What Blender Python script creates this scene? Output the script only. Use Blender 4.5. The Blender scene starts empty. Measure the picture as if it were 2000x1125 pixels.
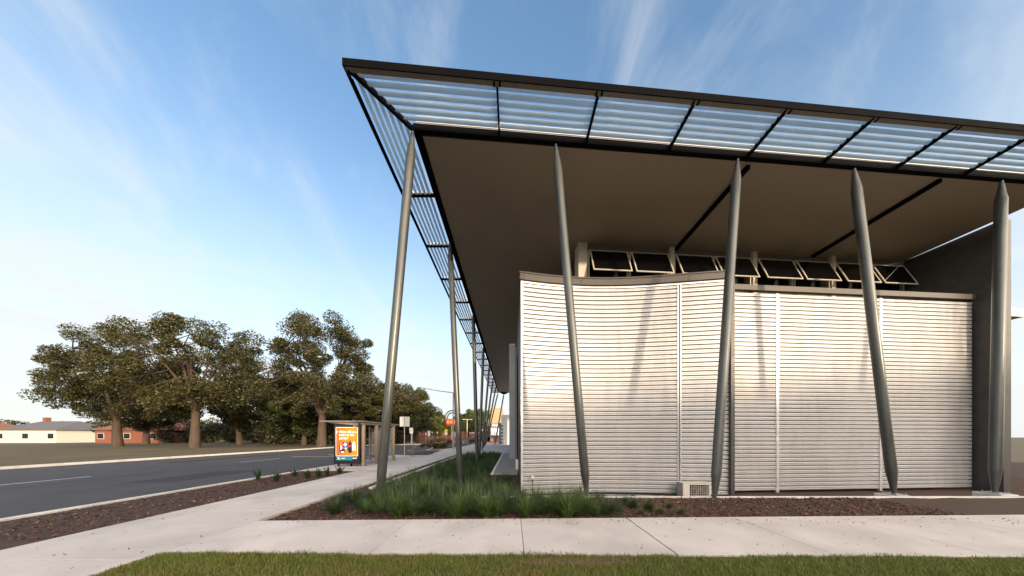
import bpy, math, random
import numpy as np
from mathutils import Vector, Matrix
random.seed(7); RNG = np.random.default_rng(7)
S = bpy.context.scene; COL = S.collection
PI = math.pi
# ------------------------------------------------------------------ camera
F, CZ = 531.0, 1.5                       # focal length in photo pixels (2000 wide), eye height
cam = bpy.data.cameras.new('camera'); co = bpy.data.objects.new('camera', cam); COL.objects.link(co)
cam.sensor_fit = 'HORIZONTAL'; cam.sensor_width = 36.0; cam.lens = F/2000*36.0
cam.shift_y = (852-562.5)/2000
cam.clip_start = .05; cam.clip_end = 3000
co.location = (0, 0, CZ); co.rotation_euler = (PI/2, 0, 0)
S.camera = co
# ------------------------------------------------------------------ world and sun
SUN_EL, SUN_AZ = math.radians(8.5), math.radians(35)      # azimuth: to the right of straight behind the camera
sdir = Vector((math.sin(SUN_AZ)*math.cos(SUN_EL), -math.cos(SUN_AZ)*math.cos(SUN_EL), math.sin(SUN_EL)))
W = bpy.data.worlds.new('World'); S.world = W; W.use_nodes = True
nt = W.node_tree; N = nt.nodes; L = nt.links; N.clear()
out = N.new('ShaderNodeOutputWorld'); bg = N.new('ShaderNodeBackground'); sky = N.new('ShaderNodeTexSky')
sky.sky_type = 'NISHITA'; sky.sun_disc = False; sky.sun_elevation = SUN_EL
sky.sun_rotation = PI - SUN_AZ; sky.altitude = 60; sky.air_density = 1.0; sky.dust_density = 0.6; sky.ozone_density = 2.2
bg.inputs['Strength'].default_value = .15
tc = N.new('ShaderNodeTexCoord')
def nz(scale, sc, rot, detail, rough, dist=0.):
    mp = N.new('ShaderNodeMapping'); mp.inputs['Scale'].default_value = sc; mp.inputs['Rotation'].default_value = rot
    L.new(tc.outputs['Generated'], mp.inputs['Vector'])
    n = N.new('ShaderNodeTexNoise'); n.inputs['Scale'].default_value = scale; n.inputs['Detail'].default_value = detail
    n.inputs['Roughness'].default_value = rough; n.inputs['Distortion'].default_value = dist
    L.new(mp.outputs[0], n.inputs['Vector']); return n
def ramp(a, b, c0=0., c1=1.):
    r = N.new('ShaderNodeMapRange'); r.interpolation_type = 'SMOOTHSTEP'
    r.inputs[1].default_value = a; r.inputs[2].default_value = b; r.inputs[3].default_value = c0; r.inputs[4].default_value = c1; return r
def mth(op, a, b):
    m = N.new('ShaderNodeMath'); m.operation = op
    for i, v in enumerate((a, b)):
        if isinstance(v, (int, float)): m.inputs[i].default_value = v
        else: L.new(v, m.inputs[i])
    return m.outputs[0]
wisp = nz(1.7, (2.2, 1.0, 1.5), (0.5, .6, .3), 10, .6, .9); wr = ramp(.42, .80, 0, .48); L.new(wisp.outputs[0], wr.inputs[0])
low = nz(3.0, (1, 1, 4.0), (0, .1, 0), 7, .6, .4); lr = ramp(.42, .75, 0, .75); L.new(low.outputs[0], lr.inputs[0])
sx = N.new('ShaderNodeSeparateXYZ'); L.new(tc.outputs['Generated'], sx.inputs[0])
band = ramp(.62, .02, 0, 1); L.new(sx.outputs['Z'], band.inputs[0])
cl = mth('MAXIMUM', wr.outputs[0], mth('MULTIPLY', lr.outputs[0], band.outputs[0]))
hz = ramp(.76, 0.0, 0, .86); L.new(sx.outputs['Z'], hz.inputs[0])
cf = mth('MINIMUM', mth('ADD', cl, hz.outputs[0]), .95)
mixc = N.new('ShaderNodeMix'); mixc.data_type = 'RGBA'
tint = N.new('ShaderNodeMix'); tint.data_type = 'RGBA'; tint.blend_type = 'MULTIPLY'; tint.inputs[0].default_value = 1.0
L.new(sky.outputs[0], tint.inputs[6]); tint.inputs[7].default_value = (.86, .86, .84, 1)
L.new(tint.outputs[2], mixc.inputs[6]); L.new(cf, mixc.inputs[0]); mixc.inputs[7].default_value = (1.75, 1.80, 1.80, 1)
# broad warm glow added to the sky sunward, to brighten the shaded ground
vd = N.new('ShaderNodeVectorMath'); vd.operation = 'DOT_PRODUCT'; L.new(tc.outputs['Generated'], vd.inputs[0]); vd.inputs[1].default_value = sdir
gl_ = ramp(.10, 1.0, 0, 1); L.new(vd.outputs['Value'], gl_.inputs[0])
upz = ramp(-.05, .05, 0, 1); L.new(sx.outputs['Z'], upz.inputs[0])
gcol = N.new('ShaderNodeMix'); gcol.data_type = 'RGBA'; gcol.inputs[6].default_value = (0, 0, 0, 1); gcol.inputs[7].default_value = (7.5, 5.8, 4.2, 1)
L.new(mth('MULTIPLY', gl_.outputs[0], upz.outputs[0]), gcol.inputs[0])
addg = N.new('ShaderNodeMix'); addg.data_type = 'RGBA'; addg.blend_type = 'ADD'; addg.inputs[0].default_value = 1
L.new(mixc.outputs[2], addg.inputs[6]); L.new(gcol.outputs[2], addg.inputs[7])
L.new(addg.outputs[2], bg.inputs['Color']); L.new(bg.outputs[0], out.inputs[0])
sl = bpy.data.lights.new('sun', 'SUN'); so = bpy.data.objects.new('sun', sl); COL.objects.link(so)
sl.energy = 1.35; sl.angle = math.radians(2.0); sl.color = (1.0, .78, .54)
so.rotation_euler = sdir.to_track_quat('Z', 'Y').to_euler()
vs = S.view_settings; vs.view_transform = 'Standard'; vs.look = 'None'; vs.gamma = 1; vs.use_curve_mapping = False
vs.exposure = 1.8
S.display_settings.display_device = 'sRGB'
S.render.engine = 'CYCLES'; S.cycles.max_bounces = 6; S.cycles.transparent_max_bounces = 12
# ------------------------------------------------------------------ helpers: materials
MATS = {}
def M(name, col, rough=.6, metal=0., var=0., scale=4., bump=0., bscale=60., col2=None, island=None, trans=0., spec=.5, vscale=(1, 1, 1), detail=6, obj=False):
    """var: value noise; col2: noise mix colour; island: list of colours chosen per mesh island"""
    if name in MATS: return MATS[name]
    m = bpy.data.materials.new(name); m.use_nodes = True; t = m.node_tree; n = t.nodes; l = t.links
    b = n['Principled BSDF']; b.inputs['Roughness'].default_value = rough; b.inputs['Metallic'].default_value = metal
    b.inputs['Specular IOR Level'].default_value = spec
    tcn = n.new('ShaderNodeTexCoord'); mp = n.new('ShaderNodeMapping'); mp.inputs['Scale'].default_value = vscale
    l.new(tcn.outputs['Object'], mp.inputs[0])
    c = (*col, 1); src = None
    if island:
        g = n.new('ShaderNodeNewGeometry'); r = n.new('ShaderNodeValToRGB'); r.color_ramp.interpolation = 'LINEAR'
        e = r.color_ramp.elements; e[0].color = (*island[0], 1); e[1].color = (*island[-1], 1)
        for i, cc in enumerate(island[1:-1], 1):
            x = e.new(i/(len(island)-1)); x.color = (*cc, 1)
        l.new(g.outputs['Random Per Island'], r.inputs[0]); src = r.outputs[0]
    if var or col2:
        nn = n.new('ShaderNodeTexNoise'); nn.inputs['Scale'].default_value = scale; nn.inputs['Detail'].default_value = detail
        nn.inputs['Roughness'].default_value = .62
        l.new(mp.outputs[0], nn.inputs['Vector'])
        mr = n.new('ShaderNodeMapRange'); mr.inputs[1].default_value = .32; mr.inputs[2].default_value = .68; l.new(nn.outputs[0], mr.inputs[0])
        mx = n.new('ShaderNodeMix'); mx.data_type = 'RGBA'; l.new(mr.outputs[0], mx.inputs[0])
        if src and not col2:
            mx.blend_type = 'MULTIPLY'; mx.inputs[0].default_value = 1
            r2 = n.new('ShaderNodeMapRange'); r2.inputs[3].default_value = 1-var; r2.inputs[4].default_value = 1+var; l.new(mr.outputs[0], r2.inputs[0])
            for lk in list(mx.inputs[0].links): l.remove(lk)
            l.new(src, mx.inputs[6]); l.new(r2.outputs[0], mx.inputs[7])
        else:
            a = tuple(x*(1-var) for x in col); d = col2 if col2 else tuple(min(1, x*(1+var)) for x in col)
            mx.inputs[6].default_value = (*a, 1); mx.inputs[7].default_value = (*d, 1)
        src = mx.outputs[2]
        rr = n.new('ShaderNodeMapRange'); rr.inputs[3].default_value = max(.05, rough-.08); rr.inputs[4].default_value = min(1, rough+.08)
        l.new(mr.outputs[0], rr.inputs[0]); l.new(rr.outputs[0], b.inputs['Roughness'])
    if src: l.new(src, b.inputs['Base Color'])
    else: b.inputs['Base Color'].default_value = c
    if bump:
        bn = n.new('ShaderNodeTexNoise'); bn.inputs['Scale'].default_value = bscale; bn.inputs['Detail'].default_value = 8
        l.new(mp.outputs[0], bn.inputs['Vector'])
        bp = n.new('ShaderNodeBump'); bp.inputs['Strength'].default_value = bump; bp.inputs['Distance'].default_value = .02
        l.new(bn.outputs[0], bp.inputs['Height']); l.new(bp.outputs[0], b.inputs['Normal'])
    if trans:
        o = n['Material Output']; tr = n.new('ShaderNodeBsdfTranslucent'); ms = n.new('ShaderNodeMixShader')
        ms.inputs[0].default_value = trans; l.new(b.outputs[0], ms.inputs[1]); l.new(tr.outputs[0], ms.inputs[2])
        if src: l.new(src, tr.inputs[0])
        else: tr.inputs[0].default_value = c
        l.new(ms.outputs[0], o.inputs[0])
    MATS[name] = m; return m
def glass(name, col=(.004, .004, .005), rough=.04, alpha=1.):
    m = bpy.data.materials.new(name); m.use_nodes = True; b = m.node_tree.nodes['Principled BSDF']
    b.inputs['Base Color'].default_value = (*col, 1); b.inputs['Roughness'].default_value = rough
    b.inputs['Alpha'].default_value = alpha; b.inputs['Specular IOR Level'].default_value = .35; return m
# ------------------------------------------------------------------ helpers: meshes
class B:
    def __init__(s): s.v = []; s.f = []
    def add(s, vs_, fs_):
        k = len(s.v); s.v += [tuple(p) for p in vs_]; s.f += [tuple(i+k for i in f) for f in fs_]; return s
    def box(s, x0, x1, y0, y1, z0, z1):
        return s.add([(x0,y0,z0),(x1,y0,z0),(x1,y1,z0),(x0,y1,z0),(x0,y0,z1),(x1,y0,z1),(x1,y1,z1),(x0,y1,z1)],
                     [(3,2,1,0),(4,5,6,7),(0,1,5,4),(1,2,6,5),(2,3,7,6),(3,0,4,7)])
    def obox(s, c, ax, ay, az):          # oriented box: centre and three half-axis vectors
        c, ax, ay, az = map(Vector, (c, ax, ay, az)); vs_ = []
        for k in (-1, 1):
            for j in ((-1,-1),(1,-1),(1,1),(-1,1)): vs_.append(c+ax*j[0]+ay*j[1]+az*k)
        return s.add(vs_, [(3,2,1,0),(4,5,6,7),(0,1,5,4),(1,2,6,5),(2,3,7,6),(3,0,4,7)])
    def beam(s, a, b, w, h):             # box from a to b; w horizontal, h vertical-ish
        a, b = Vector(a), Vector(b); d = (b-a); u = d.normalized(); up = Vector((0,0,1))
        if abs(u.z) > .95: up = Vector((0,1,0))
        sx_ = u.cross(up).normalized(); sz = sx_.cross(u)
        return s.obox((a+b)/2, sx_*w/2, d/2, sz*h/2)
    def tube(s, pts, rad, n=16, cap=True, sq=1.):
        pts = [Vector(p) for p in pts]; rad = rad if isinstance(rad, (list, tuple)) else [rad]*len(pts)
        vs_ = []; ref = None
        for i, p in enumerate(pts):
            d = (pts[min(i+1, len(pts)-1)]-pts[max(i-1, 0)]).normalized()
            if ref is None: ref = Vector((1,0,0)) if abs(d.x) < .9 else Vector((0,1,0))
            e1 = (ref-d*ref.dot(d)).normalized(); e2 = d.cross(e1); ref = e1
            for k in range(n):
                a = 2*PI*k/n; vs_.append(p+(e1*math.cos(a)+e2*math.sin(a)*sq)*rad[i])
        fs_ = []
        for i in range(len(pts)-1):
            for k in range(n): fs_.append((i*n+k, i*n+(k+1)%n, (i+1)*n+(k+1)%n, (i+1)*n+k))
        if cap: fs_.append(tuple(range(n))[::-1]); fs_.append(tuple((len(pts)-1)*n+k for k in range(n)))
        return s.add(vs_, fs_)
    def prism(s, poly, z0, z1):          # plan polygon, anticlockwise
        n = len(poly); return s.add([(x,y,z0) for x,y in poly]+[(x,y,z1) for x,y in poly],
            [tuple(range(n))[::-1], tuple(range(n, 2*n))]+[(i,(i+1)%n,n+(i+1)%n,n+i) for i in range(n)])
    def profile(s, poly, a, e1, e2, d):  # 2D polygon in the plane (e1,e2) at a, extruded by d
        a, e1, e2, d = map(Vector, (a, e1, e2, d)); n = len(poly)
        return s.add([a+e1*x+e2*y for x,y in poly]+[a+e1*x+e2*y+d for x,y in poly],
            [tuple(range(n))[::-1], tuple(range(n,2*n))]+[(i,(i+1)%n,n+(i+1)%n,n+i) for i in range(n)])
    def quad(s, *p): return s.add(p, [(0,1,2,3)])
    def ball(s, c, r, n=10, m=7, sc=(1,1,1)):
        vs_ = [(c[0], c[1], c[2]-r*sc[2])]
        for i in range(1, m):
            t = PI*i/m
            for k in range(n): a = 2*PI*k/n; vs_.append((c[0]+r*sc[0]*math.sin(t)*math.cos(a), c[1]+r*sc[1]*math.sin(t)*math.sin(a), c[2]-r*sc[2]*math.cos(t)))
        vs_.append((c[0], c[1], c[2]+r*sc[2])); fs_ = [(0, 1+(k+1)%n, 1+k) for k in range(n)]
        for i in range(m-2):
            for k in range(n): fs_.append((1+i*n+k, 1+i*n+(k+1)%n, 1+(i+1)*n+(k+1)%n, 1+(i+1)*n+k))
        e = len(vs_)-1; fs_ += [(e, 1+(m-2)*n+k, 1+(m-2)*n+(k+1)%n) for k in range(n)]
        return s.add(vs_, fs_)
    def mesh(s, name, mat, smooth=None):
        me = bpy.data.meshes.new(name); me.from_pydata(s.v, [], s.f); me.materials.append(mat)
        if smooth is not None:
            me.polygons.foreach_set('use_smooth', [True]*len(me.polygons))
            me.set_sharp_from_angle(angle=math.radians(smooth))
        me.update(); return me
def ob(name, data, parent=None, bevel=0.):
    o = bpy.data.objects.new(name, data); COL.objects.link(o)
    if parent is not None: o.parent = parent; o.matrix_parent_inverse = Matrix.Translation(parent.location).inverted() if parent.get('world_children') else Matrix()
    if bevel:
        m = o.modifiers.new('bevel', 'BEVEL'); m.width = bevel; m.segments = 2; m.limit_method = 'ANGLE'
    return o
def part(name, b, mat, parent, smooth=None, bevel=0., label=None):   # geometry given in world coordinates
    o = ob(name, b.mesh(name, mat, smooth), parent, bevel)
    if label: o['label'] = label
    return o
def tag(o, label=None, cat=None, group=None, kind=None):
    for k, v in (('label', label), ('category', cat), ('group', group), ('kind', kind)):
        if v: o[k] = v
    return o
def thing(name, label, cat, loc=(0,0,0), group=None, rz=0.):
    """Empty at the base of the thing. Children are modelled in the thing's own frame."""
    o = bpy.data.objects.new(name, None); COL.objects.link(o); o.location = loc; o.rotation_euler.z = rz
    o.empty_display_size = .2
    return tag(o, label, cat, group)
def wthing(name, label, cat, loc=(0,0,0), group=None):
    """The same, but its children are modelled in world coordinates."""
    o = thing(name, label, cat, loc, group); o['world_children'] = 1; return o
def fin(o):
    if 'world_children' in o: del o['world_children']
def struct(name, b, mat, smooth=None, bevel=0.):
    o = ob(name, b.mesh(name, mat, smooth), None, bevel); o['kind'] = 'structure'; return o
def dup(root, loc, label=None, rz=None, group=None, sc=None):
    c = root.copy(); COL.objects.link(c); c.location = loc
    if rz is not None: c.rotation_euler.z = rz
    if sc: c.scale = (sc, sc, sc)
    if label: c['label'] = label
    if group: c['group'] = group
    def rec(a, b):
        for ch in kids.get(a.name, []):
            d = ch.copy(); COL.objects.link(d); d.parent = b; rec(ch, d)
    kids = {}
    for x in list(COL.objects):
        if x.parent: kids.setdefault(x.parent.name, []).append(x)
    rec(root, c); return c
def npmesh(name, V, Fc, mat, smooth=False):
    """V (n,3), Fc (m,k) numpy arrays"""
    me = bpy.data.meshes.new(name); m, k = Fc.shape
    me.vertices.add(len(V)); me.vertices.foreach_set('co', V.astype(np.float32).ravel())
    me.loops.add(m*k); me.loops.foreach_set('vertex_index', Fc.astype(np.int32).ravel())
    me.polygons.add(m); me.polygons.foreach_set('loop_start', np.arange(0, m*k, k, dtype=np.int32))
    me.polygons.foreach_set('loop_total', np.full(m, k, dtype=np.int32))
    if smooth: me.polygons.foreach_set('use_smooth', np.ones(m, dtype=bool))
    me.materials.append(mat); me.update(calc_edges=True); me.validate(); return me
def text_mesh(txt, size, mat, depth=.002, bold=.0, align='LEFT', line=1.):
    cu = bpy.data.curves.new('text', 'FONT'); cu.body = txt; cu.size = size; cu.extrude = depth; cu.offset = bold
    cu.align_x = align; cu.space_line = line; cu.resolution_u = 3
    o = bpy.data.objects.new('tmp', cu); COL.objects.link(o)
    dg = bpy.context.evaluated_depsgraph_get(); me = bpy.data.meshes.new_from_object(o.evaluated_get(dg))
    bpy.data.objects.remove(o); me.materials.clear(); me.materials.append(mat); return me
# ------------------------------------------------------------------ materials
dark_steel = M('dark_steel_paint', (.004, .004, .0045), .7, .0, var=.25, scale=3, spec=.02)
col_paint = M('column_paint', (.095, .10, .092), .34, .5, var=.22, scale=2.5, bump=.03, bscale=30, vscale=(1,1,.3))
under_steel = M('brown_flange', (.16, .135, .10), .55, var=.15, scale=3)  # brown front flange, lighter than the black edge beam
soffit_m = M('soffit_board', (.275, .22, .16), .62, var=.05, scale=.8, bump=.05, bscale=8)
roof_m = M('roof_sheet', (.45, .46, .46), .45, .3, var=.1)
blade_m = M('opal_louvre', (.54, .66, .76), .4, .0, var=.04, scale=2, trans=.50)
fascia_g = M('pale_fascia', (.48, .47, .44), .5, .2, var=.08)
corr_m = M('galvanised_sheet', (.385, .385, .385), .36, .34, var=.09, scale=1.5, bump=.04, bscale=12, vscale=(3,3,.5))
trim_m = M('zinc_trim', (.70, .71, .72), .35, .55, var=.05)
gutter_m = M('bronze_gutter', (.05, .042, .032), .42, .3, var=.15, scale=2)
gutter_lip = M('gutter_lip_black', (.02, .018, .015), .4)
conc_m = M('path_concrete', (.56, .515, .47), .85, var=.075, scale=1.6, bump=.18, bscale=120, detail=10)
conc_w = M('kerb_concrete', (.68, .65, .58), .85, var=.12, scale=3, bump=.25, bscale=60)
edge_m = M('stained_path_edge', (.36, .25, .14), .9, var=.3, scale=5, bump=.3, bscale=40)
asph = M('asphalt', (.06, .06, .063), .85, var=.18, scale=1.2, bump=.3, bscale=80)
asph2 = M('old_asphalt', (.085, .083, .082), .85, var=.2, scale=1.0, bump=.3, bscale=80)
soil_m = M('mulch_soil', (.06, .033, .022), .95, var=.4, scale=14, bump=.8, bscale=40)
chip_m = M('bark_chips', (.1,.05,.03), .85, island=[(.035,.017,.011),(.10,.045,.028),(.16,.075,.045),(.07,.03,.02),(.24,.15,.10)])
lawn_soil = M('lawn_soil', (.05, .055, .018), .95, col2=(.11, .085, .035), scale=3, bump=.6, bscale=60)
verge_m = M('verge_ground', (.055, .06, .025), .95, col2=(.13, .09, .05), scale=.35, bump=.5, bscale=20)
blade_g = M('sedge_blade', (.05,.09,.02), .5, island=[(.035,.080,.016),(.065,.125,.024),(.10,.165,.03),(.045,.095,.02),(.17,.20,.06),(.055,.11,.022)], trans=.3)
blade_d = M('dark_sedge_blade', (.03,.06,.02), .5, island=[(.018,.04,.012),(.035,.07,.018),(.05,.09,.025),(.028,.055,.02),(.10,.11,.045)], trans=.25)
lily_m = M('strappy_dark_leaf', (.02,.05,.02), .4, island=[(.015,.035,.014),(.03,.06,.025),(.04,.08,.03)], trans=.15)
straw_m = M('dry_seed_stem', (.35,.28,.15), .7, island=[(.30,.25,.13),(.45,.38,.22)], trans=.3)
turf_m = M('turf_blade', (.1,.15,.03), .55, island=[(.07,.13,.015),(.12,.19,.022),(.19,.23,.03),(.09,.15,.018),(.28,.25,.08)], trans=.3)
turf_dry = M('dry_turf_blade', (.3,.2,.1), .7, island=[(.30,.17,.08),(.40,.25,.12),(.22,.11,.055),(.34,.27,.13)], trans=.3)
bark_m = M('tree_bark', (.075, .05, .035), .9, var=.35, scale=3, bump=.7, bscale=14, vscale=(1,1,.25))
bark_red = M('reddish_bark', (.13, .065, .035), .9, var=.3, scale=3, bump=.6, bscale=12, vscale=(1,1,.25))
leaf_a = M('gum_leaf', (.08,.08,.03), .5, island=[(.026,.032,.010),(.050,.052,.014),(.078,.070,.019),(.036,.042,.011),(.10,.082,.024)], trans=.22)
leaf_b = M('dense_leaf', (.07,.08,.02), .5, island=[(.028,.030,.008),(.050,.050,.011),(.082,.070,.013),(.038,.042,.009)], trans=.2)
leaf_c = M('fresh_leaf', (.1,.13,.03), .5, island=[(.055,.075,.014),(.10,.125,.02),(.14,.155,.025),(.075,.095,.018)], trans=.25)
leaf_d = M('deep_green_leaf', (.04,.06,.02), .5, island=[(.020,.032,.009),(.038,.052,.013),(.060,.074,.016),(.028,.040,.010)], trans=.2)
leaf_r = M('rust_shrub_leaf', (.2,.07,.03), .6, island=[(.20,.06,.025),(.28,.10,.04),(.12,.05,.02),(.06,.07,.03)], trans=.2)
post_m = M('shelter_post', (.27, .21, .155), .45, .2, var=.08)
shel_roof = M('shelter_roof', (.19, .175, .155), .5, var=.1)
black_m = M('advert_case_black', (.006,.006,.007), .3)
panel_g = M('grey_cladding', (.20, .225, .25), .42, .1, var=.05, scale=1)
white_m = M('white_paint', (.72, .71, .68), .5, var=.05)
sign_back = M('sign_back_aluminium', (.52, .51, .47), .55, .1, var=.06)
metal_m = M('galvanised_post', (.36, .36, .35), .5, .5, var=.1)
frame_m = M('window_frame_cream', (.66, .62, .53), .45, var=.05)
dark_glass = glass('dark_glass')
def slab_tone(m, amt=.06):
    t = m.node_tree; n = t.nodes; b = n['Principled BSDF']; lk = b.inputs['Base Color'].links[0]; src = lk.from_socket
    oi = n.new('ShaderNodeObjectInfo'); mr = n.new('ShaderNodeMapRange'); mr.inputs[3].default_value = 1-amt; mr.inputs[4].default_value = 1+amt
    t.links.new(oi.outputs['Random'], mr.inputs[0])
    nn = n.new('ShaderNodeTexNoise'); nn.inputs['Scale'].default_value = .9; nn.inputs['Detail'].default_value = 5; nn.inputs['Distortion'].default_value = .6
    g_ = n.new('ShaderNodeNewGeometry'); t.links.new(g_.outputs['Position'], nn.inputs['Vector'])
    m2 = n.new('ShaderNodeMapRange'); m2.inputs[1].default_value = .35; m2.inputs[2].default_value = .75; m2.inputs[3].default_value = 1.04; m2.inputs[4].default_value = .80; t.links.new(nn.outputs[0], m2.inputs[0])
    nf_ = n.new('ShaderNodeTexNoise'); nf_.inputs['Scale'].default_value = 260; nf_.inputs['Detail'].default_value = 2; t.links.new(g_.outputs['Position'], nf_.inputs['Vector'])
    m3 = n.new('ShaderNodeMapRange'); m3.inputs[1].default_value = .3; m3.inputs[2].default_value = .7; m3.inputs[3].default_value = .93; m3.inputs[4].default_value = 1.05; t.links.new(nf_.outputs[0], m3.inputs[0])
    a = n.new('ShaderNodeMath'); a.operation = 'MULTIPLY'; t.links.new(mr.outputs[0], a.inputs[0]); t.links.new(m2.outputs[0], a.inputs[1])
    a2 = n.new('ShaderNodeMath'); a2.operation = 'MULTIPLY'; t.links.new(a.outputs[0], a2.inputs[0]); t.links.new(m3.outputs[0], a2.inputs[1])
    mx = n.new('ShaderNodeMix'); mx.data_type = 'RGBA'; mx.blend_type = 'MULTIPLY'; mx.inputs[0].default_value = 1
    t.links.new(src, mx.inputs[6]); t.links.new(a2.outputs[0], mx.inputs[7]); t.links.new(mx.outputs[2], b.inputs['Base Color'])
slab_tone(conc_m, .05); slab_tone(asph, .0); slab_tone(conc_w, .06)
# ================================================================== GROUND
def gz(x, y):                             # the garden under the canopy and along the wall foot lies lower
    d = 0.
    if y < 24 and x > -4.0:
        if x > -1.2 and 6.93 < y < 10.2: d = -.42
        elif x < .35 and y > 6.93:
            fx = min(1, (x+4.0)/1.4); fy = min(1, (y-6.93)/(2.2 if x < -1.4 else .3))*min(1, max(0, (24-y)/4.0))
            fx2 = min(1, max(0, (.3-x)/.9)) if y > 10.5 else 1.
            d = -.46*fx*fy*fx2
    return -.06 + d
g = B(); g.box(-900, 900, -300, 1600, -1.2, -.70); struct('ground', g, verge_m)
# left verge and surroundings as sheets with real steps
g = B(); g.box(-25.0, -9.35, -60, 260, -.45, -.13); struct('road', g, asph, )
kerb = struct('kerb', B().box(-9.34, -9.21, -60, 60, -.45, -.02), edge_m)
for k in range(26): part('kerb_block', B().box(-9.35, -9.2, -6+k*2.4, -6+(k+1)*2.4-.012, -.30, 0.0), conc_w, kerb, bevel=.012)
gt = struct('gutter_channel', B().box(-9.80, -9.352, -60, 60, -.4, -.128), edge_m)
for k in range(26): part('channel_slab', B().box(-9.80, -9.353, -6+k*2.4, -6+(k+1)*2.4-.012, -.30, -.118), conc_m, gt, bevel=.006)
patch_m = M('fresh_asphalt_patch', (.032,.032,.034), .9, var=.2, scale=3, bump=.3)
struct('asphalt_patch', B().prism([(-13.6,9.5),(-12.1,9.6),(-12.0,12.9),(-13.7,12.7)], -.2, -.1262), patch_m)
struct('asphalt_patch', B().prism([(-21.6,16.5),(-20.4,16.6),(-20.2,25.0),(-21.5,24.8)], -.2, -.1262), patch_m)
crk = B(); yy_ = 3.0; xx_ = -15.2
for k in range(60):
    nx_ = xx_+random.uniform(-.16,.16); ny_ = yy_+random.uniform(.3,.6)
    crk.add([(xx_-.012,yy_,-.1255),(xx_+.012,yy_,-.1255),(nx_+.012,ny_,-.1255),(nx_-.012,ny_,-.1255)], [(0,1,2,3)]); xx_, yy_ = nx_, ny_
struct('sealed_crack', crk, dark_steel)
g = B(); g.box(-25.2, -25.0, -60, 260, -.45, .0); struct('far_kerb', g, conc_w, bevel=.01)
g = B(); g.box(-200, -25.2, -60, 260, -.5, -.02); struct('far_verge', g, verge_m)
g = B(); g.box(-9.2, -6.75, -60, 2.0, -.45, -.02); g.box(-9.2, -6.75, 2.0, 12.0, -.45, -.04); struct('bed_soil_by_road', g, soil_m)
# street footpath along the left, cast in slabs
def slabs(path_parent, rects, mat, z0=-.10, z1=0.0, name='concrete_slab'):
    for (p) in rects:
        b = B().prism(p, z0, z1); part(name, b, mat, path_parent, bevel=.006)
sf = struct('street_footpath', B().box(-6.72, -4.62, -30, 62, -.3, -.085), edge_m)
rs = []
y = 2.2
for k in range(26):
    y0, y1 = 5.5+k*2.2-2.2*4, 5.5+(k+1)*2.2-2.2*4-.012
    if y1 < 3.0 or y0 > 3.0: pass
    rs.append([(-6.74,y0),(-4.56,y0),(-4.56,y1),(-6.74,y1)])
slabs(sf, rs, conc_m, -.17)
# the slab under the bus stop, and the wider paving beyond
sp = struct('bus_stop_pavement', B().box(-9.2, -6.76, 12.0, 21.6, -.4, -.11), edge_m)
slabs(sp, [[(-9.19,12.01+k*2.4),(-6.76,12.01+k*2.4),(-6.76,12.01+(k+1)*2.4-.012),(-9.19,12.01+(k+1)*2.4-.012)] for k in range(4)], conc_m)
# front footpath: edges follow the photo (slightly skewed)
def yb(x): return 3.478-.0125*(x)
def yt(x): return 4.95+.026*x
fp = struct('front_footpath', B().prism([(-4.5,yb(-4.5)+.02),(30,yb(8)+.02),(30,yt(8)-.02),(-4.5,yt(-4.5)-.02)], -.3, -.03), edge_m)
js = [-4.54, -1.84-1.0, -1.84, .155, 2.10]
js = [-4.54, -1.84, .155, 2.10] + [2.10+1.98*k for k in range(1, 8)]
for i in range(len(js)-1):
    a, c = js[i], js[i+1]; gap = .004 if i != 2 else .004
    ga = .012 if abs(a-2.10) < .01 else .004; gc = .012 if abs(c-2.10) < .01 else .004
    b = B().prism([(a+ga,yb(a)),(c-gc,yb(c)),(c-gc,yt(c)),(a+ga,yt(a))], -.10, .0); part('concrete_slab', b, conc_m, fp, bevel=.005)
# the street footpath runs into it at the left
# front and back ground
def nlawn(n, x0, x1, y0, y1, f=None):
    X = RNG.uniform(x0, x1, n); Y = RNG.uniform(y0, y1, n); return X, Y
g = B(); g.box(-4.5, 30, -30, 3.40, -.4, -.015); struct('lawn_ground', g, lawn_soil)
g = B().box(-4.56, 30, 3.40, 3.52, -.5, -.03); struct('lawn_edge_soil', g, soil_m)
# garden bed as a height-field sheet
bx = np.linspace(-4.15, 30, 110); bx = np.concatenate([np.linspace(-4.15, 1.2, 45), np.linspace(1.4, 30, 60)]); by = np.concatenate([np.linspace(4.75, 6.84, 14), [6.90, 6.95], np.linspace(7.1, 12, 30), np.linspace(12.4, 24, 30)])
V = []; 
for yy in by:
    for xx in bx: V.append((xx, yy, gz(xx, yy)+.018*math.sin(xx*5.1+yy*3)*math.sin(yy*6.3-xx)))
V = np.array(V); nx, ny = len(bx), len(by)
I = np.arange(nx*ny).reshape(ny, nx); Q = np.stack([I[:-1,:-1], I[:-1,1:], I[1:,1:], I[1:,:-1]], -1).reshape(-1, 4)
gm = npmesh('garden_bed', V, Q, soil_m, True); go = ob('garden_bed', gm); go['kind'] = 'structure'
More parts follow.
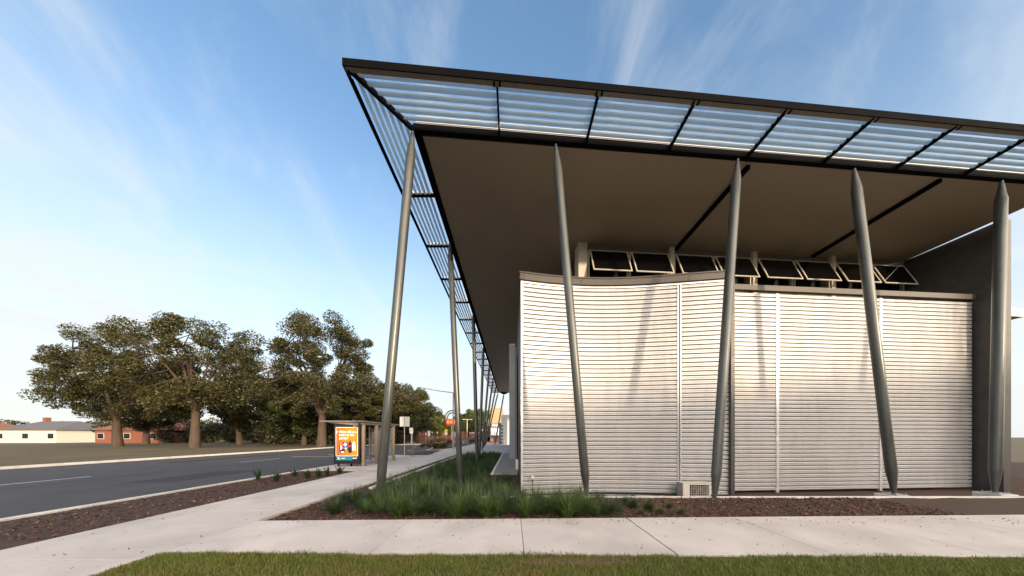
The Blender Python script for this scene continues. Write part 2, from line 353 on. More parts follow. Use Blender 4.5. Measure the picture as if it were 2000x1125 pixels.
# strip of mulch between street footpath and the edging
g = B().box(-4.54, -4.22, 5.0, 24, -.3, -.055); struct('mulch_strip', g, soil_m)
g = B().box(-4.54, -4.14, 4.72, 8.2, -.3, -.06); struct('mulch_corner', g, soil_m)
ke = wthing('concrete_edging', 'narrow white concrete edging strip running back along the left side of the garden', 'edging', (-4.15, 8, -.1))
for k in range(8):
    part('edging_block', B().box(-4.22, -4.10, 8.0+k*2.0, 8.0+(k+1)*2-.01, -.2, .0), conc_w, ke, bevel=.008)
fin(ke)
ke = wthing('concrete_edging', 'low concrete edging between the mulch bed and the foot of the corrugated wall', 'edging', (3, 6.9, -.1))
for k in range(9):
    x0 = -1.2+k*2.2
    part('edging_block', B().box(x0, x0+2.19, 6.86, 6.98, -.75, -.035), conc_w, ke, bevel=.006)
fin(ke)
g = B().box(-1.2, 30, 6.99, 12, -.9, -.5); struct('wall_foot_soil', g, soil_m)
# pavers of the colonnade walk
wk = struct('colonnade_walk', B().box(-.86, .24, 10.9, 24, -.8, -.05), soil_m)
pav_m = M('grey_paver', (.27, .25, .235), .85, var=.15, scale=4, bump=.2, bscale=80)
for k in range(11):
    y0 = 10.92+k*1.19
    part('paver', B().box(-.74, .235, y0, y0+1.175, -.08, .0), pav_m, wk, bevel=.004)
part('border_strip', B().box(-.85, -.75, 10.92, 24, -.1, .006), conc_w, wk, bevel=.004)
# plaza behind
g = B().box(-9.2, .3, 24.0, 62, -.5, -.004)
struct('plaza', g, M('plaza_concrete', (.47,.44,.40), .85, var=.08, scale=.7, bump=.1, bscale=40))
g = B()
st = thing('steel_grate', 'row of pale parallel drain strips set in the plaza beyond the garden', 'grate', (0,0,0))
for k in range(6):
    x0 = -3.0+k*.42
    part('strip', B().box(x0, x0+.16, 24.6, 33.0, 0.0, .012), M('pale_blue_strip', (.42,.48,.54), .4, .3), st)
# road markings, median and planted island
mk = M('yellow_marking', (.50,.42,.20), .8, var=.25, scale=8)
wmk = M('white_marking', (.55,.55,.52), .8, var=.2, scale=8)
g = B()
for (a, b_) in (((-17.5, 21.6), (-12.2, 21.6)), ((-16.2, 24.0), (-10.8, 21.0))):
    d = Vector((b_[0]-a[0], b_[1]-a[1], 0)).normalized()*1; n_ = Vector((-d.y, d.x, 0))*.14
    g.quad((a[0]-n_.x,a[1]-n_.y,-.126),(b_[0]-n_.x,b_[1]-n_.y,-.126),(b_[0]+n_.x,b_[1]+n_.y,-.126),(a[0]+n_.x,a[1]+n_.y,-.126))
struct('yellow_road_marking', g, mk)
g = B()
for k in range(14): g.quad((-17.1, -10+k*9, -.126), (-16.98, -10+k*9, -.126), (-16.98, -7+k*9, -.126), (-17.1, -7+k*9, -.126))
struct('white_road_marking', g, wmk)
g = B().box(-25, -17.5, 50, 54, -.3, .03); struct('traffic_island', g, conc_w, bevel=.02)
g = B().prism([(-9.15,29),(-8.0,29),(-6.9,40),(-6.9,58),(-13.0,58),(-11.9,44)], -.3, .02); struct('island_kerb', g, conc_w, bevel=.02)
g = B().prism([(-9.0,29.4),(-8.1,29.4),(-7.15,40.3),(-7.15,57.7),(-12.7,57.7),(-11.6,44.2)], -.2, .045); struct('island_soil', g, soil_m)
g = B().prism([(-9.2,21.6),(-6.75,21.6),(-7.5,28.9),(-9.2,28.9)], -.3, .012); struct('roadside_soil', g, soil_m)
g = B().box(-60, -9.2, 62, 70, -.4, -.1); struct('cross_street', g, asph2)
brick_pave = M('red_paving', (.27, .11, .06), .9, var=.25, scale=2, bump=.3, bscale=30)
g = B().box(-60, 6, 70, 120, -.4, .01); struct('red_forecourt', g, brick_pave)
g = B().box(-24.8, -9.4, 57, 62, -.4, -.118); struct('road_crossing', g, brick_pave)
# ================================================================== CANOPY
HZ = CZ+7.7                                # canopy level
def P(u, v, h=7.7): d = F*h/(852-v); return Vector(((u-1000)/F*d, d, CZ+h))
e1 = Vector((7.75, .572, 0)).normalized(); 
OC = Vector((-3.454, 5.525, HZ)); IC = Vector((-2.44, 6.68, HZ))
RX = 17.0; YE = 47.0
def front_out(x): return Vector((x, 5.525+(x+3.454)*.0738, HZ))
def front_in(x): return Vector((x, 6.68+(x+2.44)*.0754, HZ))
cn = wthing('canopy_roof', 'huge flat canopy roof with louvred edge floating over the corner of the building', 'canopy', (-2.44, 6.74, 0))
def box_from(a, b, side, w, z0, z1):
    a, b = Vector(a), Vector(b); n_ = Vector(side).normalized()*w
    return B().prism([(a.x,a.y),(b.x,b.y),(b.x+n_.x,b.y+n_.y),(a.x+n_.x,a.y+n_.y)] if (b-a).cross(n_).z > 0 else [(a.x+n_.x,a.y+n_.y),(b.x+n_.x,b.y+n_.y),(b.x,b.y),(a.x,a.y)], z0, z1)
nf = Vector((-e1.y, e1.x, 0))              # horizontal, into the building
# outer edge beams: web + bottom flange
part('front_edge_beam', box_from(front_out(-3.454), front_out(RX), nf, .02, HZ-.155, HZ), dark_steel, cn)
part('front_edge_flange', box_from(front_out(-3.42)+nf*.021, front_out(RX)+nf*.021, nf, .09, HZ-.155, HZ-.135), under_steel, cn)
part('side_edge_beam', B().box(-3.454, -3.434, 5.55, YE, HZ-.155, HZ-.001), dark_steel, cn)
part('side_edge_flange', B().box(-3.433, -3.36, 5.75, YE, HZ-.155, HZ-.135), dark_steel, cn)
# inner beams
part('front_inner_beam', box_from(front_in(-2.44), front_in(RX), nf, .12, HZ-.155, HZ-.0), dark_steel, cn)
part('side_inner_beam', B().box(-2.45, -2.27, 6.83, YE, HZ-.155, HZ-.002), dark_steel, cn)
# soffit with real thickness and roof over it
sq = [(-2.26, 6.87), (RX, front_in(RX).y+.13), (RX, YE), (-2.26, YE)]
part('soffit', B().prism(sq, HZ-.12, HZ-.06), soffit_m, cn)
part('roof_sheet', B().prism([(-2.40, 6.80), (RX, front_in(RX).y+.05), (RX, YE), (-2.40, YE)], HZ+.002, HZ+.2), roof_m, cn)
part('roof_fascia', box_from(front_in(-2.36)-nf*.02, front_in(RX)-nf*.02, nf, .018, HZ+.01, HZ+.17), fascia_g, cn)
part('soffit_joint_beam', B().box(6.55, 6.66, 7.6, 11.0, HZ-.22, HZ-.121), dark_steel, cn)
part('soffit_joint_beam', B().box(12.55, 12.66, 8.0, 11.4, HZ-.22, HZ-.121), dark_steel, cn)
# corner mitre
part('mitre_beam', B().beam((-3.40, 5.60, HZ-.09), (-2.42, 6.78, HZ-.09), .05, .13), dark_steel, cn)
# struts on the front
fs = [P(969, 160).x, P(1155, 178).x, P(1333, 195).x]
fs = [-.32, 1.92, 4.16, 6.40, 8.64, 10.88, 13.12, 15.36]
for x in fs:
    a = front_out(x)+nf*.02; b_ = front_in(x*1.0)+nf*.0
    part('strut', B().beam((a.x, a.y, HZ-.09), (b_.x, b_.y, HZ-.09), .045, .11), dark_steel, cn)
    br = B()
    for s_ in (-.06, .06): br.box(a.x+s_-.02, a.x+s_+.02, a.y+.0, a.y+.09, HZ-.172, HZ-.157)
    part('bracket', br, dark_steel, cn)
ls = [8.59+2.29*k for k in range(17)]
strut_me = B().beam((-3.435, 0, 0), (-2.45, 0, 0), .045, .10).mesh('side_strut', dark_steel)
end_me = B().box(-3.35, -2.46, .026, .032, -.02, .16).mesh('end_plate', M('frosted_plate', (.5,.52,.52), .5))
for y in ls:
    o = ob('side_strut', strut_me, cn); o.location = (0, y, HZ-.09)
    o = ob('end_plate', end_me, cn); o.location = (0, y, HZ-.09)
# louvre blades (aerofoil section)
def section(w, t, n=12): return [(math.cos(2*PI*k/n)*w/2, math.sin(2*PI*k/n)*t/2*(1 if math.cos(2*PI*k/n) < .2 else .8)) for k in range(n)]
TILT = math.radians(12)
secp = section(.098, .026)
NB = 6
def frac(i): return .17+i*.135
# front: from mitre to first strut, then bay by bay
for i in range(NB):
    t = frac(i)
    for k in range(len(fs)):
        xa = (OC+(IC-OC)*t).x+.02 if k == 0 else fs[k-1]+.03
        xb = fs[k]-.03
        a = front_out(xa).lerp(front_in(xa), t); b_ = front_out(xb).lerp(front_in(xb), t)
        d = b_-a; ex = -nf*math.cos(TILT)+Vector((0,0,math.sin(TILT))); ey = ex.cross(d.normalized())
        bb = B().profile(secp, (a.x, a.y, HZ-.075), ex, ey, d)
        part('louvre_blade', bb, blade_m, cn, smooth=50)
# side blades
exs = Vector((-math.cos(TILT), 0, math.sin(TILT))); 
cache = {}
for i in range(NB):
    t = frac(i); X = -3.454+1.01*t
    ya = [(OC+(IC-OC)*t).y+.02]+[y+.03 for y in ls]
    yb_ = [y-.03 for y in ls]+[YE]
    for k in range(len(ya)):
        Ln = yb_[k]-ya[k]
        key = round(Ln, 2)
        if key not in cache:
            d = Vector((0, Ln, 0)); cache[key] = B().profile(secp, (0,0,0), exs, Vector((0,1,0)).cross(exs), d).mesh('louvre_blade', blade_m, 50)
        o = ob('louvre_blade', cache[key], cn); o.location = (X, ya[k], HZ-.075)
# far end edge
part('end_edge_beam', B().box(-3.45, RX, YE, YE+.1, HZ-.16, HZ), dark_steel, cn)
fin(cn)
for c_ in COL.objects:
    if c_.parent == cn and c_.name.startswith(('side_strut','end_plate','louvre_blade')) : pass
# ------------------------------------------------------------------ columns
def column(top, base, label, cap_len=.62, group='tapered steel columns under the canopy edge', r=.1095):
    top, base = Vector(top), Vector(base); d = (top-base); Lc = d.length; u = d/Lc
    t = thing('steel_column', label, 'column', base, group)
    shaft = B().tube([(0,0,0)]+[u*z for z in (.05, .58, .62, Lc-cap_len-.03, Lc-cap_len, Lc-.05)], [.045, .048, r-.004, r, r, r-.004, .034], 28)
    part('shaft', shaft, col_paint, t, smooth=25)
    bnd = B().tube([u*(Lc*.70), u*(Lc*.70+.012)], [r+.0015, r+.0015], 28); part('weld_band', bnd, col_paint, t, smooth=25)
    part('pin', B().tube([u*(Lc-.12), u*(Lc-.0)], [.026, .026], 10), dark_steel, t, smooth=40)
    part('base_plate', B().box(-.17, .17, -.17, .17, -.03, -.005), metal_m, t, bevel=.003)
    for sx_ in (-.13, .13):
        for sy_ in (-.13, .13): part('bolt', B().tube([(sx_, sy_, -.006), (sx_, sy_, .035)], .012, 6), metal_m, t)
    part('footing', B().box(-.24, .24, -.24, .24, -.55, -.031), conc_w, t, bevel=.01)
    return t
G1 = 'tapered steel columns under the canopy edge'
column((-2.44, 6.70, HZ-.145), (-3.28, 6.72, -.06), 'large leaning steel column at the front left corner of the canopy, nearest the bus shelter')
column((1.12, 7.00, HZ-.15), (1.93, 7.0, -.06), 'leaning steel column standing in front of the curved corrugated wall')
column((6.12, front_in(6.12).y+.05, HZ-.15), (5.08, 6.82, -.06), 'leaning steel column just right of the air conditioner, in front of the curved wall')
column((9.6, front_in(9.6).y+.05, HZ-.15), (10.4, 7.4, -.06), 'leaning steel column in front of the straight corrugated wall at the right')
column((14.4, front_in(14.4).y+.05, HZ-.15), (13.5, 7.6, -.06), 'rightmost leaning steel column along the front of the building')
cols = [(-2.40, 10.5, -1.98, 'second steel column back along the street side, leaning left at its top'),
        (-2.36, 16.5, -2.10, 'third steel column back along the street side, almost upright'),
        (-2.36, 22.5, -2.69, 'fourth steel column back along the street side of the canopy'),
        (-2.36, 28.5, -3.12, 'fifth steel column back along the street side of the canopy'),
        (-2.36, 34.5, -3.62, 'sixth steel column back along the street side, leaning right at its top'),
        (-2.36, 40.5, -4.07, 'seventh steel column back, leaning strongly right under the canopy edge'),
        (-2.36, 46.4, -4.50, 'eighth and farthest column on the street side edge of the canopy')]
for (xt, y, xb, lb) in cols: column((xt, y, HZ-.16), (xb, y, gz(xb, y) if y < 23.5 else .0), lb)
column((-1.36, 46.6, HZ-.30), (-2.94, 46.6, 0), 'slim dark column with a flared head at the far end of the canopy')
hd = B().prism([(-2.2,46.55),(-.5,46.55),(-.5,46.75),(-2.2,46.75)], HZ-.2, HZ-.16)
hd2 = B().profile([(-.9,0),(.9,0),(.2,-.34),(-.2,-.34)], (-1.36, 46.5, HZ-.165), (1,0,0), (0,0,1), (0,.2,0))
hh = tag(ob('column_head', hd2.mesh('column_head', dark_steel)), 'dark flared bracket on top of the farthest column', 'bracket')
# ================================================================== BUILDING
KW = 1.17
def wall_y(x):                            # concave in plan, straightening towards the right
    x = x/KW; t = min(max(x-.24, 0), 3.76); return KW*(7.53+.25*t-.39*.5*t*t/3.76-.14*max(0, x-4.0))
bd = wthing('civic_building', 'low building with a curved wall of silver corrugated sheet under the big canopy', 'building', (.24, 7.45, -.1))
ZB, ZT = -.40, 6.46
def corrugated(x0, x1, nseg, yfun, z0, z1, pitch=.1225*1.17):
    prof = [(a_*1.17, b_*1.25) for a_, b_ in [(.00,-.032),(.0170,-.032),(.0175,.020),(.020,.027),(.040,.0285),(.055,.0285),(.0615,.0255),(.068,.0285),(.088,.0285),(.108,.027),(.1145,.022),(.1160,-.032)]]
    zs, os_ = [], []
    z = z0
    while z < z1-.001:
        for (dz, o_) in prof:
            if z+dz < z1: zs.append(z+dz); os_.append(o_)
        z += pitch
    zs.append(z1); os_.append(0)
    xs = np.linspace(x0, x1, nseg); V = []
    for x in xs:
        y = yfun(x); s_ = (yfun(x+.01)-yfun(x-.01))/.02; l_ = math.hypot(1, s_); n_ = (s_/l_, -1/l_)
        for z_, o_ in zip(zs, os_): V.append((x+n_[0]*o_, y+n_[1]*o_, z_))
    k = len(zs); V = np.array(V); I = np.arange(len(V)).reshape(nseg, k)
    Q = np.stack([I[:-1,:-1], I[1:,:-1], I[1:,1:], I[:-1,1:]], -1).reshape(-1, 4); return V, Q
def strip_on(x0, x1, z0, z1, off, n=24, yf=None, thick=.05):
    yf = yf or wall_y; b = B(); pts = []
    for x in np.linspace(x0, x1, n):
        s_ = (yf(x+.01)-yf(x-.01))/.02; l_ = math.hypot(1, s_)
        pts.append(((x+s_/l_*off, yf(x)-off/l_), (x+s_/l_*(off-thick), yf(x)-(off-thick)/l_)))
    b.prism([p[0] for p in pts]+[p[1] for p in pts[::-1]], z0, z1); return b
XE = 7.05
for (x0, x1) in ((.345, 5.42), (5.54, XE-.05)):
    V, Q = corrugated(x0, x1, 40 if x0 < 1 else 16, wall_y, ZB, ZT-.02)
    me = npmesh('corrugated_panel', V, Q, corr_m, True); me.set_sharp_from_angle(angle=math.radians(40)); o = ob('corrugated_panel', me, bd)
part('backing', strip_on(.32, XE, ZB-.1, ZT+.1, -.05, 40, thick=.16), M('dark_backing', (.03,.03,.03), .8), bd)
for x0, x1, of in ((.28, .306, .062), (.312, .343, .052), (5.425, 5.45, .054), (5.51, 5.535, .054), (XE-.05, XE, .055)):
    part('corner_trim' if x0 < 1 else 'joint_trim', strip_on(x0, x1, ZB-.06, ZT+.0, of, 3, thick=.07), trim_m, bd)
part('joint_recess', strip_on(5.452, 5.508, ZB-.06, ZT+.0, .022, 3, thick=.03), M('joint_grey', (.25,.26,.27), .5, .4), bd)
part('top_trim', strip_on(.28, XE, ZT, ZT+.065, .058, 44, thick=.07), trim_m, bd)
part('base_flashing', strip_on(.28, XE, ZB-.16, ZB-.062, .05, 44, thick=.07), trim_m, bd)
part('gutter', strip_on(.25, XE, ZT+.066, ZT+.265, .13, 44, thick=.16), gutter_m, bd)
part('gutter_lip', strip_on(.225, XE, ZT+.266, ZT+.31, .15, 44, thick=.2), gutter_lip, bd)
for x in (.36, 2.3, 5.75):
    y = wall_y(x)-.135
    for dz in (.10, .19):
        for dx in (-.05, -.012): part('gutter_rivet', B().box(x+dx, x+dx+.015, y-.008, y, ZT+dz, ZT+dz+.016), dark_steel, bd)
# return wall along the walkway, dark
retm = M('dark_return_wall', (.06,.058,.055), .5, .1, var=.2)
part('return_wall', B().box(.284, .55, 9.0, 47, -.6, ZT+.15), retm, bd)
part('return_skirt', B().box(.165, .279, 12.3, 12.98, -.1, .42), white_m, bd)
# pier of grey cladding panels
for k in range(5):
    z0 = -.05+k*1.19 if k else .42
    z1 = -.05+(k+1)*1.19-.014
    part('cladding_panel', B().box(-.132, .150, 13.0, 13.9, z0, z1), panel_g, bd, bevel=.004)
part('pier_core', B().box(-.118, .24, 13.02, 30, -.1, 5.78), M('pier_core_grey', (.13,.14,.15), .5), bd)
part('pier_cap', B().box(-.140, .158, 12.99, 13.9, 5.89, 5.915), white_m, bd)
# block behind the curved wall, up to the clerestory sill
part('lower_roof', B().prism([(.5,9.3),(2.2,9.6),(3.7,9.6),(XE-.1,9.5),(20,10.6),(20,12),(.5,12)], ZT-.3, ZT+.02), roof_m, bd)
part('block_end', B().box(XE-.12, XE, 8.60, 9.5, -.5, ZT+.05), retm, bd)
# straight wall off to the right in the same sheet
def wall2(x): return 9.35+.0738*(x-7)
V, Q = corrugated(XE+.02, 17.0, 12, wall2, ZB, ZT-.02); me = npmesh('corrugated_panel', V, Q, corr_m, True); me.set_sharp_from_angle(angle=math.radians(40)); ob('corrugated_panel', me, bd)
part('wall_gutter', strip_on(XE+.15, 17.0, ZT+.056, ZT+.235, .13, 6, wall2, .16), gutter_m, bd)
for x in (9.2, 13.2): part('joint_trim', strip_on(x, x+.1, ZB-.06, ZT, .05, 3, wall2, .07), trim_m, bd)
# upper storey / clerestory
CY = lambda x: 10.62+.0738*(x-2.6)
def cwall(x0, x1, off0, off1, z0, z1, m, name, bevel=0.):
    a, b_ = Vector((x0, CY(x0), 0)), Vector((x1, CY(x1), 0))
    bb = B().prism([(a.x+nf.x*off0, a.y+nf.y*off0), (b_.x+nf.x*off0, b_.y+nf.y*off0), (b_.x+nf.x*off1, b_.y+nf.y*off1), (a.x+nf.x*off1, a.y+nf.y*off1)], z0, z1)
    return part(name, bb, m, bd, bevel=bevel)
cream = M('cream_render', (.62,.57,.48), .7, var=.06)
ZS = HZ-.12
taupe = M('taupe_wall', (.16,.14,.115), .7, var=.08)
cwall(2.60, 2.95, 0, .5, ZT, ZS, cream, 'pillar')
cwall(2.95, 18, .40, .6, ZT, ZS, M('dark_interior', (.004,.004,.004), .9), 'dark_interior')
cwall(2.95, 18, .10, .36, ZS-.24, ZS-.001, taupe, 'window_head')
cwall(2.95, 18, .10, .36, ZT, 7.62, taupe, 'sill_wall')
cwall(2.98, 18, -.04, .14, 7.625, 7.70, frame_m, 'window_sill')
wx = [3.02, 4.70, 6.56, 8.24, 10.1, 11.8, 13.6, 15.3]
ww = 1.60
for i, x in enumerate(wx):
    # fixed frame
    z0, z1 = 7.70, ZS-.24
    cwall(x-.01, x+.03, .04, .16, z0, z1, frame_m, 'mullion'); cwall(x+ww-.03, x+ww+.01, .04, .16, z0, z1, frame_m, 'mullion')
    # sash: hinged at the top, pushed out at the bottom
    zt = z1-.02; Hs = zt-z0-.02; ang = math.radians(22)
    a = Vector((x+.035, CY(x+.035), 0))+nf*.03; d = e1*(ww-.07)
    dn = Vector((0,0,-1))*math.cos(ang)-nf*math.sin(ang); pn = dn.cross(e1).normalized()
    fw = .045
    fb = B(); c0 = Vector((a.x, a.y, zt))
    def bar(u0, u1, v0, v1, th=.03, b__=fb): b__.obox(c0+e1*((u0+u1)/2)+dn*((v0+v1)/2), e1*((u1-u0)/2), pn*(th/2), dn*((v1-v0)/2))
    Wd = ww-.07
    bar(0, Wd, 0, fw); bar(0, Wd, Hs-fw, Hs); bar(0, fw, fw+.001, Hs-fw-.001); bar(Wd-fw, Wd, fw+.001, Hs-fw-.001)
    wo = part('awning_window', fb, frame_m, bd)
    gb = B(); gb.obox(c0+e1*(Wd/2)+dn*(Hs/2), e1*(Wd/2-fw-.001), pn*.004, dn*(Hs/2-fw-.001))
    gl = ob('pane', gb.mesh('pane', dark_glass), wo); gl.matrix_parent_inverse = Matrix()
for x in (6.34, 9.88, 13.42):
    cwall(x, x+.18, -.02, .5, ZT, ZS, cream, 'pillar')
cwall(17.0, 17.3, -2.2, .5, -.5, ZS, retm, 'end_wall')
# upper wall left of the clerestory, dark and running back
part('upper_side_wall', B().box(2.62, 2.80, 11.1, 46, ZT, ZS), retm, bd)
fin(bd)
# ------------------------------------------------------------------ air conditioner
ac = thing('air_conditioner', 'cream outdoor air conditioner unit against the corrugated wall at the right', 'air conditioner', (5.30, 8.42, -.46))
cream_p = M('cream_powder_coat', (.62,.58,.50), .45, var=.04)
part('casing', B().box(0, .20, .0, .30, .02, .50).box(.20,.86,.012,.30,.02,.06).box(.20,.86,.012,.30,.46,.50).box(.82,.86,.012,.30,.061,.459).box(.20,.82,.2,.30,.061,.459), cream_p, ac)
part('side_panel', B().box(-.006, -.001, .01, .29, .03, .49), M('mid_grey_panel', (.33,.34,.34), .5), ac)  # side sheet coloured mid grey, darker than the cream casing
part('fan_recess', B().box(.201, .819, .15, .19, .061, .459), M('fan_black', (.01,.01,.01), .7), ac)
gr = B()
for k in range(10): gr.tube([(.205+k*.068, .008, .055), (.205+k*.068, .008, .465)], .0045, 6)
for k in range(7): gr.tube([(.203, .003, .06+k*.066), (.82, .003, .06+k*.066)], .0045, 6)
part('fan_grille', gr, cream_p, ac, smooth=60)
fan = B()
for k in range(3):
    a = 2*PI*k/3; fan.add([(.51,.12,.26),(.51+.17*math.cos(a),.10,.26+.17*math.sin(a)),(.51+.17*math.cos(a+.9),.135,.26+.17*math.sin(a+.9))], [(0,1,2)])
fan.tube([(.51,.10,.26),(.51,.15,.26)], .035, 12)
part('fan', fan, M('fan_grey', (.08,.08,.08), .5), ac)
part('warning_sticker', B().box(-.009, -.0065, .06, .17, .10, .22), M('orange_sticker', (.75,.25,.03), .5), ac)
part('top_cover', B().box(-.008, .868, -.008, .308, .501, .515), cream_p, ac, bevel=.004)
# ------------------------------------------------------------------ garden tap
tp = thing('garden_tap', 'small white box on a dark stake against the left end of the corrugated wall', 'tap', (.66, 8.72, -.46))
part('stake', B().tube([(0,0,0),(0,0,.58)], .012, 8), dark_steel, tp); part('box', B().box(-.04,.04,-.03,.03,.60,.69), white_m, tp, bevel=.005); part('spout', B().tube([(0,-.01,.38),(0,-.07,.37),(0,-.09,.33)], .009, 8), metal_m, tp)
# ================================================================== BUS SHELTER
bs = wthing('bus_shelter', 'bus shelter with a flat roof and an orange advertising panel beside the street footpath', 'bus shelter', (-8.2, 13.6, 0))
for y in (13.66, 14.95, 17.1): part('post', B().box(-7.53, -7.38, y-.06, y+.06, 0, 2.10), post_m, bs, bevel=.01)
part('post', B().box(-8.98, -8.88, 17.04, 17.16, 0, 2.10), post_m, bs, bevel=.01)
rf = part('roof', B().add([(-9.35,13.2,2.20),(-7.25,13.2,2.20),(-7.25,17.6,2.20),(-9.35,17.6,2.20),(-9.35,13.2,2.26),(-7.25,13.2,2.26),(-7.25,17.6,2.26),(-9.35,17.6,2.26)],
    [(3,2,1,0),(4,5,6,7),(0,1,5,4),(1,2,6,5),(2,3,7,6),(3,0,4,7)]), shel_roof, bs, bevel=.01)
part('roof_beam', B().box(-7.54, -7.37, 13.5, 17.3, 2.101, 2.199), post_m, bs)
part('roof_taper', B().add([(-9.2,13.35,2.185),(-7.55,13.35,2.02),(-7.55,13.35,2.199),(-9.2,13.35,2.199),(-9.2,13.40,2.185),(-7.55,13.40,2.02),(-7.55,13.40,2.199),(-9.2,13.40,2.199)],
    [(0,1,2,3),(7,6,5,4),(0,4,5,1),(1,5,6,2),(2,6,7,3),(3,7,4,0)]), post_m, bs)
cg = glass('shelter_glass', (.35,.4,.4), .05, .22)
part('glass_panel', B().box(-7.46,-7.45, 15.02, 17.03, .25, 2.0), cg, bs)
part('glass_panel', B().box(-8.87,-7.55, 17.095, 17.105, .25, 2.0), cg, bs)
part('bench_seat', B().box(-7.95,-7.6, 14.0, 16.6, .42, .46), post_m, bs, bevel=.008)
for y in (14.2, 16.4): part('bench_leg', B().box(-7.8,-7.74, y, y+.05, 0, .419), dark_steel, bs)
case = part('advert_case', B().box(-8.86, -7.55, 13.52, 13.70, .12, 2.12), black_m, bs, bevel=.015)
part('case_leg', B().box(-8.08, -8.0, 13.58, 13.64, 0, .119), dark_steel, bs)
part('case_leg', B().box(-8.72, -8.64, 13.58, 13.64, 0, .119), dark_steel, bs)
def emi(name, c1, c2, st, horiz=False):
    m = bpy.data.materials.new(name); m.use_nodes = True; t = m.node_tree; n = t.nodes; b = n['Principled BSDF']
    b.inputs['Roughness'].default_value = .35
    tcn = n.new('ShaderNodeTexCoord'); sp_ = n.new('ShaderNodeSeparateXYZ'); t.links.new(tcn.outputs['Generated'], sp_.inputs[0])
    r = n.new('ShaderNodeValToRGB'); e = r.color_ramp.elements; e[0].color = (*c1, 1); e[1].color = (*c2, 1)
    t.links.new(sp_.outputs['X'], r.inputs[0]); t.links.new(r.outputs[0], b.inputs['Base Color'])
    t.links.new(r.outputs[0], b.inputs['Emission Color']); b.inputs['Emission Strength'].default_value = st; return m
PE = .09
ORG = emi('lit_orange_print', (.85,.10,.008), (1.0,.32,.004), PE)
TEAL = emi('lit_teal_print', (.01,.16,.24), (.0,.25,.32), PE*.8)
WHT = emi('lit_white_print', (1,.97,.9), (1,.97,.9), PE)
NAVY = emi('dark_navy_print', (.012,.02,.08), (.02,.03,.10), .05); RED = emi('red_print', (.75,.03,.03), (.7,.02,.02), PE*.8)
DRK = emi('dark_brown_print', (.02,.006,.006), (.03,.01,.01), .05); YEL = emi('yellow_print', (.9,.75,.2), (.95,.8,.3), PE); BLU = emi('blue_print', (.03,.2,.6), (.02,.3,.75), PE*.8)
X0, W0, Z0 = -8.74, 1.06, .30       # print area
yy = 13.518
def pr(name, poly, m, k): # polygon in (0..1, 0..1) print space
    pts = [(X0+u*W0, Z0+v*1.62) for u, v in poly]; n = len(pts); yk = yy-.0015*k
    b = B().add([(p[0], yk, p[1]) for p in pts]+[(p[0], yk+.0012, p[1]) for p in pts], [tuple(range(n)), tuple(range(n, 2*n))[::-1]]+[(i, n+i, n+(i+1)%n, (i+1)%n) for i in range(n)])
    o = ob(name, b.mesh(name, m), case); o.matrix_parent_inverse = Matrix(); return o
def rc(u0, u1, v0, v1): return [(u0,v0),(u1,v0),(u1,v1),(u0,v1)]
pr('poster_border', rc(-.02, 1.02, .13, 1.02), WHT, 1)
pr('poster_field', rc(0, 1, .145, 1.005), ORG, 2)
pr('poster_footer', rc(0, .74, 0, .128), TEAL, 1); pr('poster_footer', rc(.745, 1.0, 0, .128), NAVY, 1)
pr('quote_mark', [(-.005,.83),(.02,.83),(.085,.885),(-.005,.885)], WHT, 3)
pr('juice_carton', rc(.13,.19,.33,.47), NAVY, 3); pr('juice_carton', rc(.19,.25,.31,.46), WHT, 3)
pr('snack_box', rc(.30,.56,.32,.56), NAVY, 3); pr('snack_box_label', [(.32,.48),(.43,.55),(.53,.49),(.44,.43)], WHT, 4); pr('snack_box_band', rc(.31,.55,.35,.42), BLU, 4)
pr('snack_box_mark', [(.45+.05*math.cos(a*PI/5),.36+.032*math.sin(a*PI/5)) for a in range(10)], YEL, 5)
pr('tin', [(.17,.23),(.40,.23),(.42,.26),(.40,.33),(.17,.33),(.15,.26)], DRK, 4); pr('tin_label', rc(.22,.38,.24,.275), WHT, 5)
pr('cola_bottle', [(.58,.23),(.72,.23),(.74,.28),(.735,.50),(.69,.56),(.68,.60),(.62,.60),(.61,.56),(.565,.50),(.56,.28)], DRK, 4)
pr('bottle_label', rc(.56,.74,.405,.475), RED, 5); pr('bottle_cap', rc(.625,.675,.60,.625), RED, 5)
pr('paper_bag', [(.745,.30),(.92,.30),(.90,.50),(.86,.58),(.79,.58),(.755,.50)], WHT, 3)
for i, tx in enumerate(('What will you', 'bring to the', 'party?')):
    me = text_mesh(tx, .17, WHT, .0008, .0035); o = ob('poster_text', me, case); o.matrix_parent_inverse = Matrix()
    o.rotation_euler = (PI/2, 0, 0); o.location = (X0+.145*W0, yy-.006, Z0+1.62*(.84-.095*i)); 
    wdt = max(v.co.x for v in me.vertices); tgt = (.80, .70, .40)[i]*W0; o.scale = (tgt/wdt, 1, 1)
me = text_mesh('2L', .15, YEL, .0008, .006); o = ob('poster_text', me, case); o.matrix_parent_inverse = Matrix(); o.rotation_euler = (PI/2,0,0); o.location = (X0+.05*W0, yy-.004, Z0+.055)
pr('footer_line', rc(.24,.42,.055,.072), WHT, 2); pr('footer_logo', [(.80+.03*math.cos(a*PI/5),.065+.025*math.sin(a*PI/5)) for a in range(10)], WHT, 2); pr('footer_line', rc(.845,.97,.055,.08), WHT, 2)
pr('case_mark', rc(.80,.95,1.045,1.058), WHT, 1)
fin(bs)
